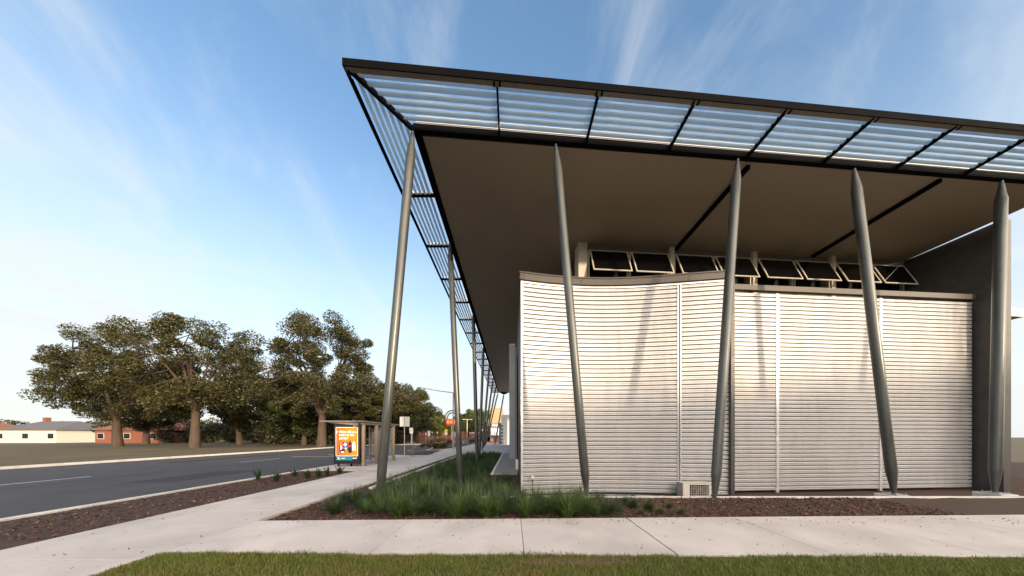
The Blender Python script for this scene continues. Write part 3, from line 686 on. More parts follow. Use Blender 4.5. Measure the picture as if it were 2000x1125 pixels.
# ================================================================== STREET FURNITURE
def sign(label, loc, w, h, ztop, facemat, backmat=None, r=.03, name='road_sign', cat='sign', group=None, rz=0., round_=False, deco=None):
    t = thing(name, label, cat, loc, group, rz)
    part('pole', B().tube([(0,0,0),(0,0,ztop-.02)], r, 10), metal_m, t, smooth=60)
    if round_: part('sign_plate', B().tube([(0,-r-.004,ztop-w/2),(0,-r-.012,ztop-w/2)], w/2, 20), facemat, t)
    else: part('sign_plate', B().box(-w/2,w/2,-r-.012,-r-.004,ztop-h,ztop), facemat, t, bevel=.003)
    if deco: deco(t)
    return t
def bars(t):
    part('clamp', B().box(-.34,.34,-.040,-.0,2.70,2.73).box(-.34,.34,-.040,0,2.36,2.39), metal_m, t)
sn = thing('bus_stop_sign', 'square sign seen from its plain grey back on a pole behind the street bench', 'sign', (-8.25, 20.9, 0))
part('pole', B().tube([(0,-.04,0),(0,-.04,2.98)], .032, 12), metal_m, sn, smooth=60)
part('sign_plate', B().box(-.38,.38,0,.012,2.25,3.0), sign_back, sn, bevel=.004)
part('rib', B().box(-.05,.05,-.012,-.0005,2.26,2.99), sign_back, sn)
# bench, seen from behind
bn = thing('street_bench', 'slatted metal bench on the footpath beyond the bus shelter', 'bench', (-7.55, 20.4, 0), rz=math.radians(-62))
for x in (-.55, .55):
    part('leg', B().tube([(x,0,0),(x,0,.43)], .028, 8), post_m, bn); 
    part('arm', B().tube([(x,-.28,.42),(x,.10,.42),(x,.30,.86)], .024, 8), post_m, bn)
for k in range(6): part('seat_slat', B().box(-.62,.62,-.27+k*.062,-.27+k*.062+.045,.44,.46), post_m, bn)
for k in range(6):
    z = .50+k*.062; y = .12+k*.028
    part('back_slat', B().beam((-.62,y,z),(.62,y,z),.018,.045), post_m, bn)
# street lamp with a long arm behind the second column
lp = thing('street_lamp', 'tall street lamp whose long thin arm reaches left over the road', 'street lamp', (-6.6, 30.5, 0))
part('pole', B().tube([(0,0,0),(0,0,6.4)], [.09,.06], 12), metal_m, lp, smooth=60)
part('arm', B().tube([(0,0,6.38),(-1.8,0,6.62),(-3.4,0,6.92)], [.06,.05,.04], 8), metal_m, lp, smooth=60)
part('lamp_head', B().ball((-3.75,0,6.95), .30, 10, 6, (1,.4,.22)), metal_m, lp, smooth=60)
# ring sculpture with red letters
rg = thing('ring_sign', 'grey double ring arch carrying a red shop sign above the far street corner', 'sign', (-15.8, 72, 0))
for R_ in (1.9, 1.3):
    part('ring', B().tube([(R_*math.cos(a), 0, 6.4+R_*math.sin(a)) for a in np.linspace(-.25, PI+.25, 32)], .17, 8), M('ring_grey', (.06,.075,.075), .5), rg, smooth=60)
part('sign_band', B().box(-1.6,1.7,-.2,.1,4.2,6.1), M('sign_red', (.45,.05,.02), .6, var=.4, scale=2), rg)
for k_, (a_, b_) in enumerate(((-1.35,-.8),(-.6,-.05),(.15,.7),(.9,1.4))): part('letter', B().box(a_,b_,-.26,-.21,4.8,5.6), M('sign_orange', (.6,.25,.08), .6), rg)
part('pole', B().tube([(-.2,0,0),(-.2,0,4.2)], .12, 8), metal_m, rg)
wsign = M('white_sign_face', (.68,.67,.62), .5, var=.1, scale=3)
grid = M('printed_notice', (.45,.46,.45), .5, var=.3, scale=25)
sign('white parking sign with a rounded plate on a thick grey pole left of the shops', (-16.6, 45, 0), .60, .95, 2.9, wsign, r=.16)
sign('tall white street sign on a pole beside the shrubs at the road edge', (-11.9, 39, 0), .38, .72, 2.25, grid)
sign('small white plate on a low pole beside the tall white street sign', (-15.2, 48, 0), .22, .35, 2.1, wsign, r=.04)
sign('small white post sign in front of the far fence', (-18.2, 62, 0), .25, .5, 2.6, wsign, r=.04)
sign('short white post sign right of its twin by the far fence', (-17.3, 63, 0), .32, .5, 2.6, wsign, r=.04)
def pedal(t): part('lower_plate', B().box(-.28,.28,-.045,-.035,1.75,2.25), wsign, t)
sign('yellow diamond warning sign over a white plate across the street', (-12.6, 52, 0), .55, .5, 2.8, M('warning_yellow', (.60,.55,.04), .5), deco=pedal, r=.04)
sign('large white notice board on a pole just left of the second column', (-6.7, 31.5, 0), .52, .52, 2.02, grid, r=.03)
sign('pale board behind the large notice board by the second column', (-7.1, 35.5, 0), .42, .42, 1.9, wsign, r=.03)
# far lamp post
lp2 = thing('street_lamp', 'slim far street lamp with two short arms in front of the round tree', 'street lamp', (-13.2, 80, 0))
part('pole', B().tube([(0,0,0),(0,0,6.5)], .09, 8), white_m, lp2); part('arm', B().tube([(-1.1,0,6.45),(1.1,0,6.45)], .06, 6), white_m, lp2)
for s_ in (-1, 1): part('lamp_head', B().ball((s_*1.2,0,6.45), .35, 8, 5, (1,.5,.3)), white_m, lp2)
# ------------------------------------------------------------------ cars
def car(loc, rz, paint, label, sc=1.):
    t = thing('parked_car', label, 'car', loc, 'cars parked in the far street', rz)
    side = [(-2.1,.35),(-2.15,.62),(-2.05,.80),(-1.3,.92),(-.65,1.38),(.75,1.42),(1.55,.98),(2.1,.88),(2.16,.5),(2.1,.32)]
    b = B(); n = len(side); rows = []
    for s_, sh in ((-.86, 0), (-.78, 1), (.78, 1), (.86, 0)):
        rows.append([(x, s_*(1 if z < .95 else .80 if True else 1), z) for x, z in side])
    V = [p for r in rows for p in r]; Fc = []
    for j in range(3):
        for i in range(n): Fc.append((j*n+i, j*n+(i+1)%n, (j+1)*n+(i+1)%n, (j+1)*n+i))
    Fc += [tuple(range(n))[::-1], tuple(range(3*n, 4*n))]
    b.add(V, Fc); part('body', b, paint, t, smooth=30, bevel=.04)
    gb = B()
    for s_ in (-1, 1):
        y = s_*.70; pts = [(-1.15,.95),(-.60,1.32),(.70,1.35),(1.35,.97)]
        q = [(x, s_*(.872 if z < 1 else .705), z) for x, z in pts]; gb.add(q, [(0,1,2,3) if s_ > 0 else (3,2,1,0)])
    gb.add([(-1.33,-.62,.95),(-1.33,.62,.95),(-.72,.56,1.365),(-.72,-.56,1.365)], [(0,1,2,3)]).add([(1.60,-.62,.98),(1.60,.62,.98),(.84,.56,1.405),(.84,-.56,1.405)], [(0,1,2,3)])
    part('windows', gb, dark_glass, t)
    for x in (-1.35, 1.35):
        for s_ in (-1, 1):
            w = part('wheel', B().tube([(x, s_*.70, .32), (x, s_*.89, .32)], .32, 18), M('tyre', (.015,.015,.015), .8), t, smooth=40)
            h = part('rim', B().tube([(x, s_*.89, .32), (x, s_*.897, .32)], .19, 12), metal_m, t)
    for s_ in (-1, 1):
        part('headlight', B().box(-2.17,-2.10, s_*.62-.16, s_*.62+.16, .62, .76), M('lamp_glass', (.6,.6,.55), .2), t)
        part('tail_light', B().box(2.10,2.17, s_*.64-.15, s_*.64+.15, .68, .82), M('tail_red', (.4,.02,.02), .3), t)
    return t
navy = M('navy_car_paint', (.012,.018,.035), .2, .3); wht_car = M('white_car_paint', (.6,.6,.58), .25); redc = M('red_car_paint', (.25,.02,.015), .25)
car((-9.0, 58.5, -.1), math.radians(8), navy, 'dark blue car parked just right of the second column')
car((-12.0, 88, 0), math.radians(-10), wht_car, 'white car parked by the red forecourt in the distance')
car((-8.4, 84, 0), math.radians(14), redc, 'red car parked behind the dark blue car')
# ================================================================== FAR BUILDINGS
def bldg(label, x0, x1, y0, y1, z1, wm, roofm=None, name='shop_building', parts=None, roof_over=.0, z0=0.):
    t = wthing(name, label, 'building', ((x0+x1)/2, y0, z0))
    part('wall', B().box(x0,x1,y0,y1,z0-.1,z1), wm, t)
    if roofm: part('roof', B().box(x0-roof_over,x1+roof_over,y0-roof_over,y1+roof_over,z1+.002,z1+.22), roofm, t)
    if parts: parts(t)
    fin(t); return t
brick_red = M('red_brick', (.20,.075,.045), .9, var=.25, scale=6, bump=.3)
tan_m = M('tan_brick', (.42,.31,.18), .85, var=.12, scale=4)
facade = M('pale_facade', (.80,.79,.80), .6, var=.04)
blue_m = M('shopfront_blue', (.02,.06,.20), .5)
def tan_parts(t):
    part('shop_sign', B().box(-5.7,-3.6,73.75,73.95,3.9,4.9), blue_m, t); part('sign_panel', B().box(-5.5,-3.7,73.7,73.745,4.1,4.7), wsign, t)
    part('white_front', B().box(-5.75,-2.6,73.8,73.97,1.75,3.85), white_m, t); part('blue_band', B().box(-5.8,-2.4,73.65,73.95,1.25,1.72), blue_m, t)
    part('doorway', B().box(-5.0,-3.4,73.85,73.98,-.0,1.2), M('brown_door', (.16,.07,.035), .7), t)
bldg('tan brick tower above a white and blue shopfront between the far columns', -5.9, -2.7, 74, 84, 9.2, tan_m, parts=tan_parts)
def fac_parts(t):
    tm = M('tooth_blue_grey', (.12,.17,.24), .6)
    for k in range(6):
        z = .15+k*.60
        part('stepped_panel', B().box(-2.34,-1.62,48.93,48.99,z+.001,z+.36), tm, t)
    part('stepped_spine', B().box(-2.34,-1.98,48.90,48.925,.1,3.9), tm, t)
bldg('pale grey rendered building end beyond the canopy, with stepped blue quoins on its edge', -1.96, 6, 49, 60, 5.35, facade, parts=fac_parts, z0=0)
def dshop(t):
    part('awning', B().box(-9.2,-5.95,75.5,78.9,2.6,2.85), M('dark_awning', (.02,.03,.04), .6), t)
    part('shop_window', B().box(-9.0,-6.2,78.8,78.97,.3,2.3), dark_glass, t)
    part('sign', B().box(-8.9,-6.4,78.8,78.96,2.95,3.6), wsign, t)
bldg('dark low shop with an awning left of the tan tower', -9.4, -5.95, 79, 90, 4.2, M('dark_shop', (.05,.06,.07), .7, var=.3), roofm=shel_roof, parts=dshop)
def gshop(t): part('window', B().box(-8.1,-7.0,94.8,94.98,4.6,6.0), M('amber_pane', (.5,.4,.12), .5), t); part('upper_trim', B().box(-8.6,-5.7,94.9,94.99,6.5,6.7), M('green_trim', (.15,.3,.27), .5), t)
bldg('green trimmed two storey shop rising behind the dark awning', -8.6, -5.6, 95, 104, 7.2, M('ochre_wall', (.30,.26,.13), .8, var=.3), parts=gshop)
def orange_parts(t):
    part('roof', B().add([(-38,70,2.9),(-24,70,3.5),(-24,78,4.2),(-38,78,3.6)], [(0,1,2,3)]), M('orange_roof', (.45,.13,.04), .7, var=.2), t)
    part('shop_sign', B().box(-28.2,-24.8,69.6,69.8,3.7,4.9), wsign, t)
    for k in range(9): part('window', B().box(-37.6+k*1.5,-36.5+k*1.5,69.9,69.98,.6,2.3), M('warm_glass', (.10,.06,.03), .3), t)
bldg('low orange roofed shop half hidden under the street trees', -38, -24, 70, 80, 2.8, brick_red, parts=orange_parts)
bldg('long brown brick shop row at the far end of the street', -26, -16.5, 92, 100, 3.0, brick_red, roofm=M('brown_roof', (.16,.08,.05), .8))
bldg('low red building with white signs behind the parked cars', -15.5, -9.6, 98, 106, 2.6, brick_red, roofm=white_m)
def house_parts(x0, x1, y0, ridge, rm):
    def f(t):
        ym = y0+5
        part('roof', B().add([(x0-.5,y0-.5,2.9),(x1+.5,y0-.5,2.9),(x1+.5,y0+10.5,2.9),(x0-.5,y0+10.5,2.9),(x0+2.5,ym,ridge),(x1-2.5,ym,ridge)], [(0,1,5,4),(1,2,5),(2,3,4,5),(3,0,4),(3,2,1,0)]), rm, t)
        for k in range(3):
            xx = x0+1.2+k*(x1-x0-2.4)/2-.7
            w_ = part('window', B().box(xx, xx+1.5, y0-.05, y0-.001, .9, 2.2), frame_m, t)
            pn_ = ob('pane', B().box(xx+.08, xx+1.42, y0-.06, y0-.051, .98, 2.12).mesh('pane', dark_glass), w_); pn_.matrix_parent_inverse = Matrix()
        part('chimney', B().box(x0+3, x0+3.8, ym-.4, ym+.4, 3.5, ridge+.9), brick_red, t)
    return f
tile = M('terracotta_tile', (.22,.09,.055), .85, var=.25, scale=8); tile2 = M('grey_tile', (.11,.11,.115), .85, var=.2, scale=8)
bldg('red tiled brick house behind the leftmost trees', -92, -78, 60, 70, 2.89, brick_red, name='house', parts=house_parts(-92, -78, 60, 5.4, tile))
bldg('grey roofed cream house at the far left of the road', -118, -104, 62, 72, 2.89, cream, name='house', parts=house_parts(-118, -104, 62, 5.2, tile2))
bldg('terracotta roofed cream house left of the grey roofed one', -142, -129, 64, 74, 2.89, cream, name='house', parts=house_parts(-142, -129, 64, 5.4, tile))
# fence of far palings
fc = wthing('paling_fence', 'weathered timber paling fence under the far trees', 'fence', (-25, 66, 0))
pm = B().box(-.05,.05,-.015,.015,0,1.75).mesh('paling', M('weathered_paling', (.20,.14,.09), .9, var=.3))
for k in range(70):
    o = ob('paling', pm, fc); o.location = (-33+k*.22, 66.2, 0)
part('rail', B().box(-33,-17.6,66.22,66.27,.4,.5), M('weathered_rail', (.16,.11,.07), .9), fc); part('rail', B().box(-33,-17.6,66.22,66.27,1.3,1.4), MATS['weathered_rail'], fc)
for k in range(70): pass
fin(fc)
# ================================================================== TREES
def leaves(centres, radii, n_per, size, rng, flat=.8):
    C = np.repeat(np.array(centres), n_per, 0); R = np.repeat(np.array(radii), n_per)
    d = rng.normal(size=(len(C), 3)); d /= np.linalg.norm(d, axis=1)[:, None]
    rr = rng.uniform(.25, 1.08, len(C))**.6
    p = C+d*(R*rr)[:, None]*np.array([1, 1, flat])
    a = rng.normal(size=p.shape); a /= np.linalg.norm(a, axis=1)[:, None]
    b = np.cross(a, rng.normal(size=p.shape)); b /= np.linalg.norm(b, axis=1)[:, None]
    s = size*rng.uniform(.6, 1.4, len(p))[:, None]
    a *= s; b *= s*.55
    V = np.stack([p-a, p-b*.9, p+a, p+b*.9], 1).reshape(-1, 3)
    return V, np.arange(len(V)).reshape(-1, 4)
def tree_meshes(seed, h, rx, rz_, n_lobes, n_per, lobe_r, size, leafm, barkm, trunk_r, fork, base_frac=.3):
    rng = np.random.default_rng(seed); zc = h-rz_
    cs, rs_ = [], []
    while len(cs) < n_lobes:
        d = rng.normal(size=3); d /= np.linalg.norm(d); q = rng.uniform(.2, 1)**.45
        p = np.array([d[0]*rx*q, d[1]*rx*q, zc+d[2]*rz_*q])
        if p[2] < h*base_frac: continue
        wob = 1+.18*math.sin(3*math.atan2(p[1], p[0])+seed)
        cs.append(p*np.array([wob, wob, 1])); rs_.append(lobe_r*rng.uniform(.55, 1.25))
    V, Q = leaves(cs, rs_, n_per, size, rng)
    crown = npmesh('crown', V, Q, leafm)
    b = B(); fz = h*fork
    lean = rng.uniform(-.4, .4, 2)
    tp_ = [(0,0,-.1), (lean[0]*.3, lean[1]*.3, fz*.5), (lean[0]*.6, lean[1]*.6, fz)]
    b.tube(tp_, [trunk_r*1.25, trunk_r, trunk_r*.85], 12)
    limbs = B(); order = sorted(range(n_lobes), key=lambda i: cs[i][2]); main = []
    F0 = Vector(tp_[-1])
    for k in range(7):
        a = 2*PI*k/7+rng.uniform(-.4, .4); e = Vector((math.cos(a)*rx*.45, math.sin(a)*rx*.45, zc+rng.uniform(-.2, .6)*rz_))
        mid = F0.lerp(e, .5)+Vector((0, 0, rz_*.12)); main.append((F0, mid, e))
        limbs.tube([F0-Vector((0,0,.3)), F0.lerp(mid, .5)+Vector((rng.uniform(-.3,.3), rng.uniform(-.3,.3), 0)), mid, e], [trunk_r*.6, trunk_r*.45, trunk_r*.32, trunk_r*.14], 7)
    for i in range(n_lobes):
        c = Vector(cs[i]); bst = min((m[1].lerp(m[2], t) for m in main for t in (0, .35, .7, 1)), key=lambda q: (q-c).length)
        limbs.tube([bst, bst.lerp(c, .55)+Vector((0,0,-.15)), c], [trunk_r*.17, trunk_r*.10, .015], 5, cap=False)
    return crown, b.mesh('trunk', barkm, 60), limbs.mesh('limbs', barkm, 60)
def tree(ms, loc, label, rz=0., sc=1., group=None, kind='tree'):
    t = thing(kind, label, 'tree', loc, group, rz); t.scale = (sc, sc, sc)
    for n_, m_ in zip(('crown', 'trunk', 'limbs'), ms): ob(n_, m_, t)
    return t
T_big = tree_meshes(11, 19.8, 9.2, 8.0, 150, 420, 1.3, .135, leaf_a, bark_m, .55, .24, .26)
T_med = tree_meshes(5, 12.0, 6.4, 4.8, 110, 470, 1.2, .135, leaf_b, bark_m, .35, .22, .2)
T_rnd = tree_meshes(8, 12.0, 6.6, 5.4, 120, 380, 1.25, .16, leaf_c, bark_m, .35, .2, .18)
T_big2 = tree_meshes(33, 17.5, 7.6, 6.6, 120, 400, 1.35, .135, leaf_b, bark_m, .48, .28, .3)
T_med2 = tree_meshes(17, 11.4, 6.0, 4.9, 110, 460, 1.2, .135, leaf_d, bark_m, .33, .2, .16)
T_rnd2 = tree_meshes(28, 12.0, 5.8, 5.6, 120, 380, 1.2, .15, leaf_b, bark_m, .35, .2, .16)
GT = 'street trees across the road'
tree(T_big, (-27.0, 38.5, 0), 'tall spreading gum tree with open crown at the left, behind the bus shelter', .4, .93, GT)
tree(T_med, (-21.5, 47, 0), 'broad dense tree right behind the leaning front column', 1.0, .93, GT)
tree(T_med2, (-29, 58, 0), 'dark tree behind the bus shelter roof', 2.2, .98, GT)
tree(T_med2, (-22.0, 56, 0), 'dense dark tree immediately right of the leaning front column', 3.4, 1.03, GT)
tree(T_rnd2, (-25.8, 66, 0), 'lighter green tree at the right end of the near tree row', 4.4, .84, GT)
tree(T_rnd, (-26.0, 92, 0), 'small tree behind the orange roofed shop', 5, .82, GT)
tree(T_rnd, (-20.0, 95, 0), 'bushy green tree under the ring sign', .6, .62, GT)
tree(T_rnd, (-13.2, 104, 0), 'round green tree between the second and third columns', 2.6, 1.0, GT)
tree(T_rnd, (-19.5, 108, 0), 'distant green tree left of the second column', 1.6, .9, GT)
tree(T_med, (-7.6, 118, 0), 'distant dark tree seen between the far columns', 2.0, .75, GT)
tree(T_big2, (-42.0, 36, 0), 'tall gum tree far left, next tree along from the spreading gum', 2.0, .95, GT)
tree(T_med2, (-36.0, 47, 0), 'dense tree filling the gap between the two tall gums', .2, 1.1, GT)
tree(T_big, (-58.0, 40, 0), 'tall gum tree at the left end of the roadside row', 4.0, .85, GT)
tree(T_med, (-50.0, 50, 0), 'dense tree between the tall gums at the far left', 5.2, 1.2, GT)
tree(T_med, (-70.0, 52, 0), 'leftmost dense tree of the roadside row', 3.1, 1.2, GT)
tree(T_rnd, (-44.0, 62, 0), 'lighter tree behind the dense trees at the left', 3.7, 1.1, GT)
# far wooded band
rng = np.random.default_rng(3); cs = [(x, rng.uniform(112, 128), rng.uniform(1.5, 6.0+2.0*math.sin(x*.13))) for x in np.concatenate([rng.uniform(-150, -4, 330), rng.uniform(-420, -150, 420)])]
V, Q = leaves(cs, [2.4]*len(cs), 110, .42, rng); tag(ob('woodland', npmesh('woodland', V, Q, leaf_b)), 'far belt of trees closing the street', None, None, 'stuff')
rng = np.random.default_rng(4); cs = [(rng.uniform(-95,-26), rng.uniform(60, 68), rng.uniform(.8, 4.0)) for _ in range(190)]+[(rng.uniform(-46,-21), rng.uniform(49, 54), rng.uniform(.5, 2.6)) for _ in range(90)]
V, Q = leaves(cs, [1.5]*len(cs), 170, .26, rng); tag(ob('hedge', npmesh('hedge', V, Q, M('dark_hedge_leaf', (.03,.035,.012), .6, island=[(.02,.024,.008),(.045,.045,.014),(.03,.034,.010)], trans=.15))), 'dark unclipped hedge under the roadside trees', None, None, 'stuff')  # dark olive hedge leaf colours, varied per leaf
# unseen trees and hall added behind the viewpoint to shade ground and lower wall
T_back = tree_meshes(21, 9.0, 5.2, 3.6, 110, 120, 1.5, .34, leaf_b, bark_m, .3, .2, .0)
sh = Vector((sdir.x, sdir.y, 0)).normalized(); sd = Vector((-sh.y, sh.x, 0))
bl = ['bushy low tree', 'spreading low tree', 'dense low tree']
for k in range(9):
    p = sh*(44+(k%3)*2.0)+sd*(-30+k*8)
    tree(T_back, (p.x, p.y, -.2), f'{bl[k%3]} in the unseen row added for shade, {["first","second","third","fourth","fifth","sixth","seventh","eighth","ninth"][k]} from the near end', k*1.7, .93+.05*(k%3), 'unseen trees added to block the low sun')
hall = thing('sun_blocker_hall', 'long plain brick hall added out of view to shade the ground and lower wall', 'building', tuple(sh*54+sd*10), rz=math.atan2(sd.y, sd.x))
part('wall', B().box(-38, 38, -5, 5, -.5, 10.7), brick_red, hall); part('roof', B().box(-38.4, 38.4, -5.4, 5.4, 10.702, 10.95), shel_roof, hall)
for k in range(12):
    for z_ in (1.2, 5.0, 8.0): part('window', B().box(-36+k*6.2, -33.5+k*6.2, 5.01, 5.05, z_, z_+1.7), dark_glass, hall)
# ================================================================== PLANTING
def tussock_arrays(n, h, spread, w, rng, seg=4, droop=1.0):
    """arching strap leaves; returns V, Q"""
    az = rng.uniform(0, 2*PI, n); L_ = h*rng.uniform(.55, 1.15, n); lean = rng.uniform(.05, 1.0, n)**.8*spread
    r0 = rng.uniform(0, .07, n)*h/.5; V = np.zeros((n, (seg+1)*2, 3))
    ca, sa = np.cos(az), np.sin(az); tw = rng.uniform(-.4, .4, n)
    for i in range(seg+1):
        t = i/seg; th = lean*(0.35+1.35*t*droop)            # angle from vertical
        if i == 0: px, pz = r0.copy(), np.zeros(n)
        else:
            px = px+np.sin(th)*L_/seg; pz = pz+np.cos(th)*L_/seg
        wd = w*(1-t**2.2)*.5+.0006
        sx_, sy_ = -np.sin(az+tw)*wd, np.cos(az+tw)*wd
        V[:, 2*i] = np.stack([px*ca-sx_, px*sa-sy_, pz], 1); V[:, 2*i+1] = np.stack([px*ca+sx_, px*sa+sy_, pz], 1)
    k = (seg+1)*2; Q = []
    for i in range(seg): Q.append([2*i, 2*i+1, 2*i+3, 2*i+2])
    Q = np.array(Q)[None]+(np.arange(n)*k)[:, None, None]
    return V.reshape(-1, 3), Q.reshape(-1, 4)
TM = []
for s_ in range(5):
    rng = np.random.default_rng(50+s_)
    V, Q = tussock_arrays(380, .66, 1.05, .010, rng, 5); TM.append(npmesh('leaves', V, Q, blade_g))
FM = []
for s_ in range(3):
    rng = np.random.default_rng(80+s_)
    V, Q = tussock_arrays(620, .62, 1.25, .0055, rng, 5); FM.append(npmesh('leaves', V, Q, blade_d))
SM = [] 
for s_ in range(3):
    rng = np.random.default_rng(90+s_); V, Q = tussock_arrays(20, .66, 1.0, .006, rng, 5); SM.append(npmesh('seed_stems', V, Q, straw_m))
def px(u, v, z=0.): d = F*(CZ-z)/(v-852); return ((u-1000)/F*d, d, z)
def tussock(x, y, label, sc, mesh, stems=True, name='grass_tussock', grp='grass tussocks planted in the mulch bed'):
    t = thing(name, label, 'plant', (x, y, gz(x, y)-.005), grp, random.uniform(0, 6.28)); t.scale = (sc, sc, sc*random.uniform(.9, 1.12))
    ob('leaves', mesh, t)
    if stems: ob('seed_stems', random.choice(SM), t)
    return t
ordn = ['first','second','third','fourth','fifth','sixth','seventh','eighth','ninth','tenth','eleventh','twelfth','thirteenth','fourteenth','fifteenth','sixteenth','seventeenth','eighteenth','nineteenth','twentieth']
front = [(655,1003,.62,1),(716,1004,.50,0),(780,1010,.85,0),(838,1002,.80,1),(893,1011,.88,0),(950,1010,.86,0),(990,1000,.78,1),(1028,1010,.78,0),(1075,1003,.80,0),(1108,1010,.92,0),(1148,1000,.75,0),(1186,1006,.70,1),(1235,992,.45,1),(1266,997,.48,1),(1289,1004,.30,0),(1331,1004,.25,0)]
for i, (u, v, sc, fine) in enumerate(front):
    x, y, _ = px(u, v, -.06)
    tussock(x, y, f'{"fine leaved" if fine else "strappy"} green tussock in the front row by the footpath, {ordn[i]} from the left', sc, (FM if fine else TM)[i % 3], stems=sc > .6)
mid = [(690,985,.75,1),(738,993,.55,0),(760,985,.75,1),(805,990,.8,1),(860,990,.82,1),(920,992,.8,0),(968,988,.8,1),(1008,990,.75,1),(1050,990,.8,0),(1090,988,.75,1),(1130,985,.72,0),(1170,985,.6,1),(700,975,.6,1),(775,968,.8,1),(830,972,.85,0),(880,975,.8,1),(930,975,.8,1),(985,978,.7,0),(1020,978,.6,1)]
for i, (u, v, sc, fine) in enumerate(mid):
    x, y, _ = px(u, v, -.06)
    tussock(x, y, f'tussock in the crowded second row of the bed, {ordn[i] if i < 12 else "third row " + ordn[i-12]} from the left', sc, (FM if fine else TM)[i % 3])
more = [(648,996,.5,1),(668,988,.66,1),(702,995,.45,1),(728,984,.72,1),(748,1004,.5,0),(808,1008,.62,0),(866,1006,.66,1),(922,1006,.66,1),(972,1008,.6,0),(1052,1006,.58,1),(1092,1004,.6,0),(1128,1008,.55,1),(1166,1009,.45,0),(1206,1000,.42,1),(1222,984,.42,1),(1252,1006,.26,0),(1308,992,.26,1)]
for i, (u, v, sc, fine) in enumerate(more):
    x, y, _ = px(u, v, -.06)
    tussock(x, y, f'small {"fine" if fine else "broad"} tussock in a front gap of the bed, {ordn[i]} from left', sc, (FM if fine else TM)[(i+1) % 3], stems=False)
# mass of sedge in the sunken garden
Vs, Qs, k0 = [], [], 0; rng = np.random.default_rng(6)
Vd, Qd, k1 = [], [], 0
for _i in range(640):
    x = rng.uniform(-3.75, -.95); y = rng.uniform(6.7, 23.5)
    if _i < 45: x = rng.uniform(-1.2, .2); y = rng.uniform(8.6, 10.8)
    if y < 8.2 and x > -.6: continue
    if -2.6 < x < -1.0 and 7.6 < y < 9.4 and rng.uniform() < .75: continue
    if x > -1.9 and 11 < y < 15 and rng.uniform() < .6: continue
    big = rng.uniform(.65, 1.0)*(1.0 if y < 12 else .85)
    V, Q = tussock_arrays(120 if y < 12 else 70, .60*big, 1.15, .010 if y < 12 else .016, rng, 3); V += np.array([x, y, gz(x, y)-.01])
    if rng.uniform() < .5: Vs.append(V); Qs.append(Q+k0); k0 += len(V)
    else: Vd.append(V); Qd.append(Q+k1); k1 += len(V)
tag(ob('garden_sedge', npmesh('garden_sedge', np.concatenate(Vs), np.concatenate(Qs), blade_g)), 'mass of green sedge in the garden under the canopy', None, None, 'stuff')
tag(ob('garden_sedge', npmesh('garden_sedge', np.concatenate(Vd), np.concatenate(Qd), blade_d)), 'mass of dark fine sedge mixed through the garden under the canopy', None, None, 'stuff')
# small plants against the wall foot
LM = []
for s_ in range(3):
    rng = np.random.default_rng(120+s_); V, Q = tussock_arrays(46, .42, .95, .026, rng, 4, .7); LM.append(npmesh('leaves', V, Q, lily_m))
for i, (u, sc) in enumerate(((1162, .45), (1180,.4), (1236, .55), (1284, .42), (1302, .6), (1312, .6), (1000,.9), (1010,.8))):
    x, y = (u-1000)/F*8.45, 8.45
    if u < 1015: y = 9.6; x = (u-1000-14)/F*9.6
    tussock(x, y, f'dark strappy leaf plant at the foot of the corrugated wall, {ordn[i]} from the left' if u > 1015 else ('dark leafy plant' if i == 6 else 'second dark leafy plant')+' in the shade beside the left end of the curved wall', sc, LM[i % 3], False, 'strappy_plant', 'dark strappy plants along the wall foot' if u > 1015 else 'dark plants beside the wall end')
x0s = [(640, 929, .95), (663, 925, 1.0), (622, 932, .9), (600, 935, 1.), (575, 930, .9), (540, 940, 1.), (505, 936, 1.)]
lbs = ['second', 'rightmost', 'third', 'fourth', 'fifth', 'sixth', 'seventh']
for i, (u, v, sc) in enumerate(x0s):
    x, y, _ = px(u, v, -.03); t = tussock(x, y, f'dark spiky plant in the bed left of the footpath, {lbs[i]} from the right' if i != 1 else 'rightmost dark spiky leaf plant in the bed by the bus shelter', sc, LM[i % 3], False, 'spiky_plant', 'dark spiky plants between footpath and road'); t.location.z = -.03
# shrubs in the island and along the road edge
rng = np.random.default_rng(31)
def shrub(x, y, r, leafm, label, n=900, size=.07, sq=.75):
    cs = [(rng.normal()*r*.4, rng.normal()*r*.4, r*rng.uniform(.3, .75)*sq*1.3) for _ in range(9)]
    V, Q = leaves(cs, [r*.5]*9, n//9, size, rng)
    t = thing('shrub', label, 'shrub', (x, y, .03), 'low shrubs along the road edge'); ob('foliage', npmesh('foliage', V, Q, leafm), t)
    part('stem', B().tube([(0,0,0),(0,0,r*.6)], .02, 6), bark_m, t)
shr = [(826,872,.42,leaf_b,'small dark round shrub beside the street bench'),(836,872,.40,leaf_b,'small dark shrub just right of the one beside the bench'),(852,874,.6,leaf_b,'spreading dark shrub in the roadside bed'),(866,873,.65,leaf_b,'spreading dark shrub left of the second column'),
       (846,864,.9,leaf_r,'rust coloured shrub in the kerbed island'),(858,863,1.0,leaf_c,'grey green shrub in the kerbed island'),(868,862,1.1,leaf_r,'reddish shrub in the kerbed island beside the second column'),(838,866,.7,leaf_r,'small rusty shrub at the left tip of the island'),(880,866,.9,leaf_b,'dark shrub behind the second column'),(920,864,.9,leaf_b,'dark shrub between the second and third columns')]
for (u, v, r, m_, lb) in shr:
    x, y, _ = px(u, v+2, 0); shrub(x, y, r, m_, lb)
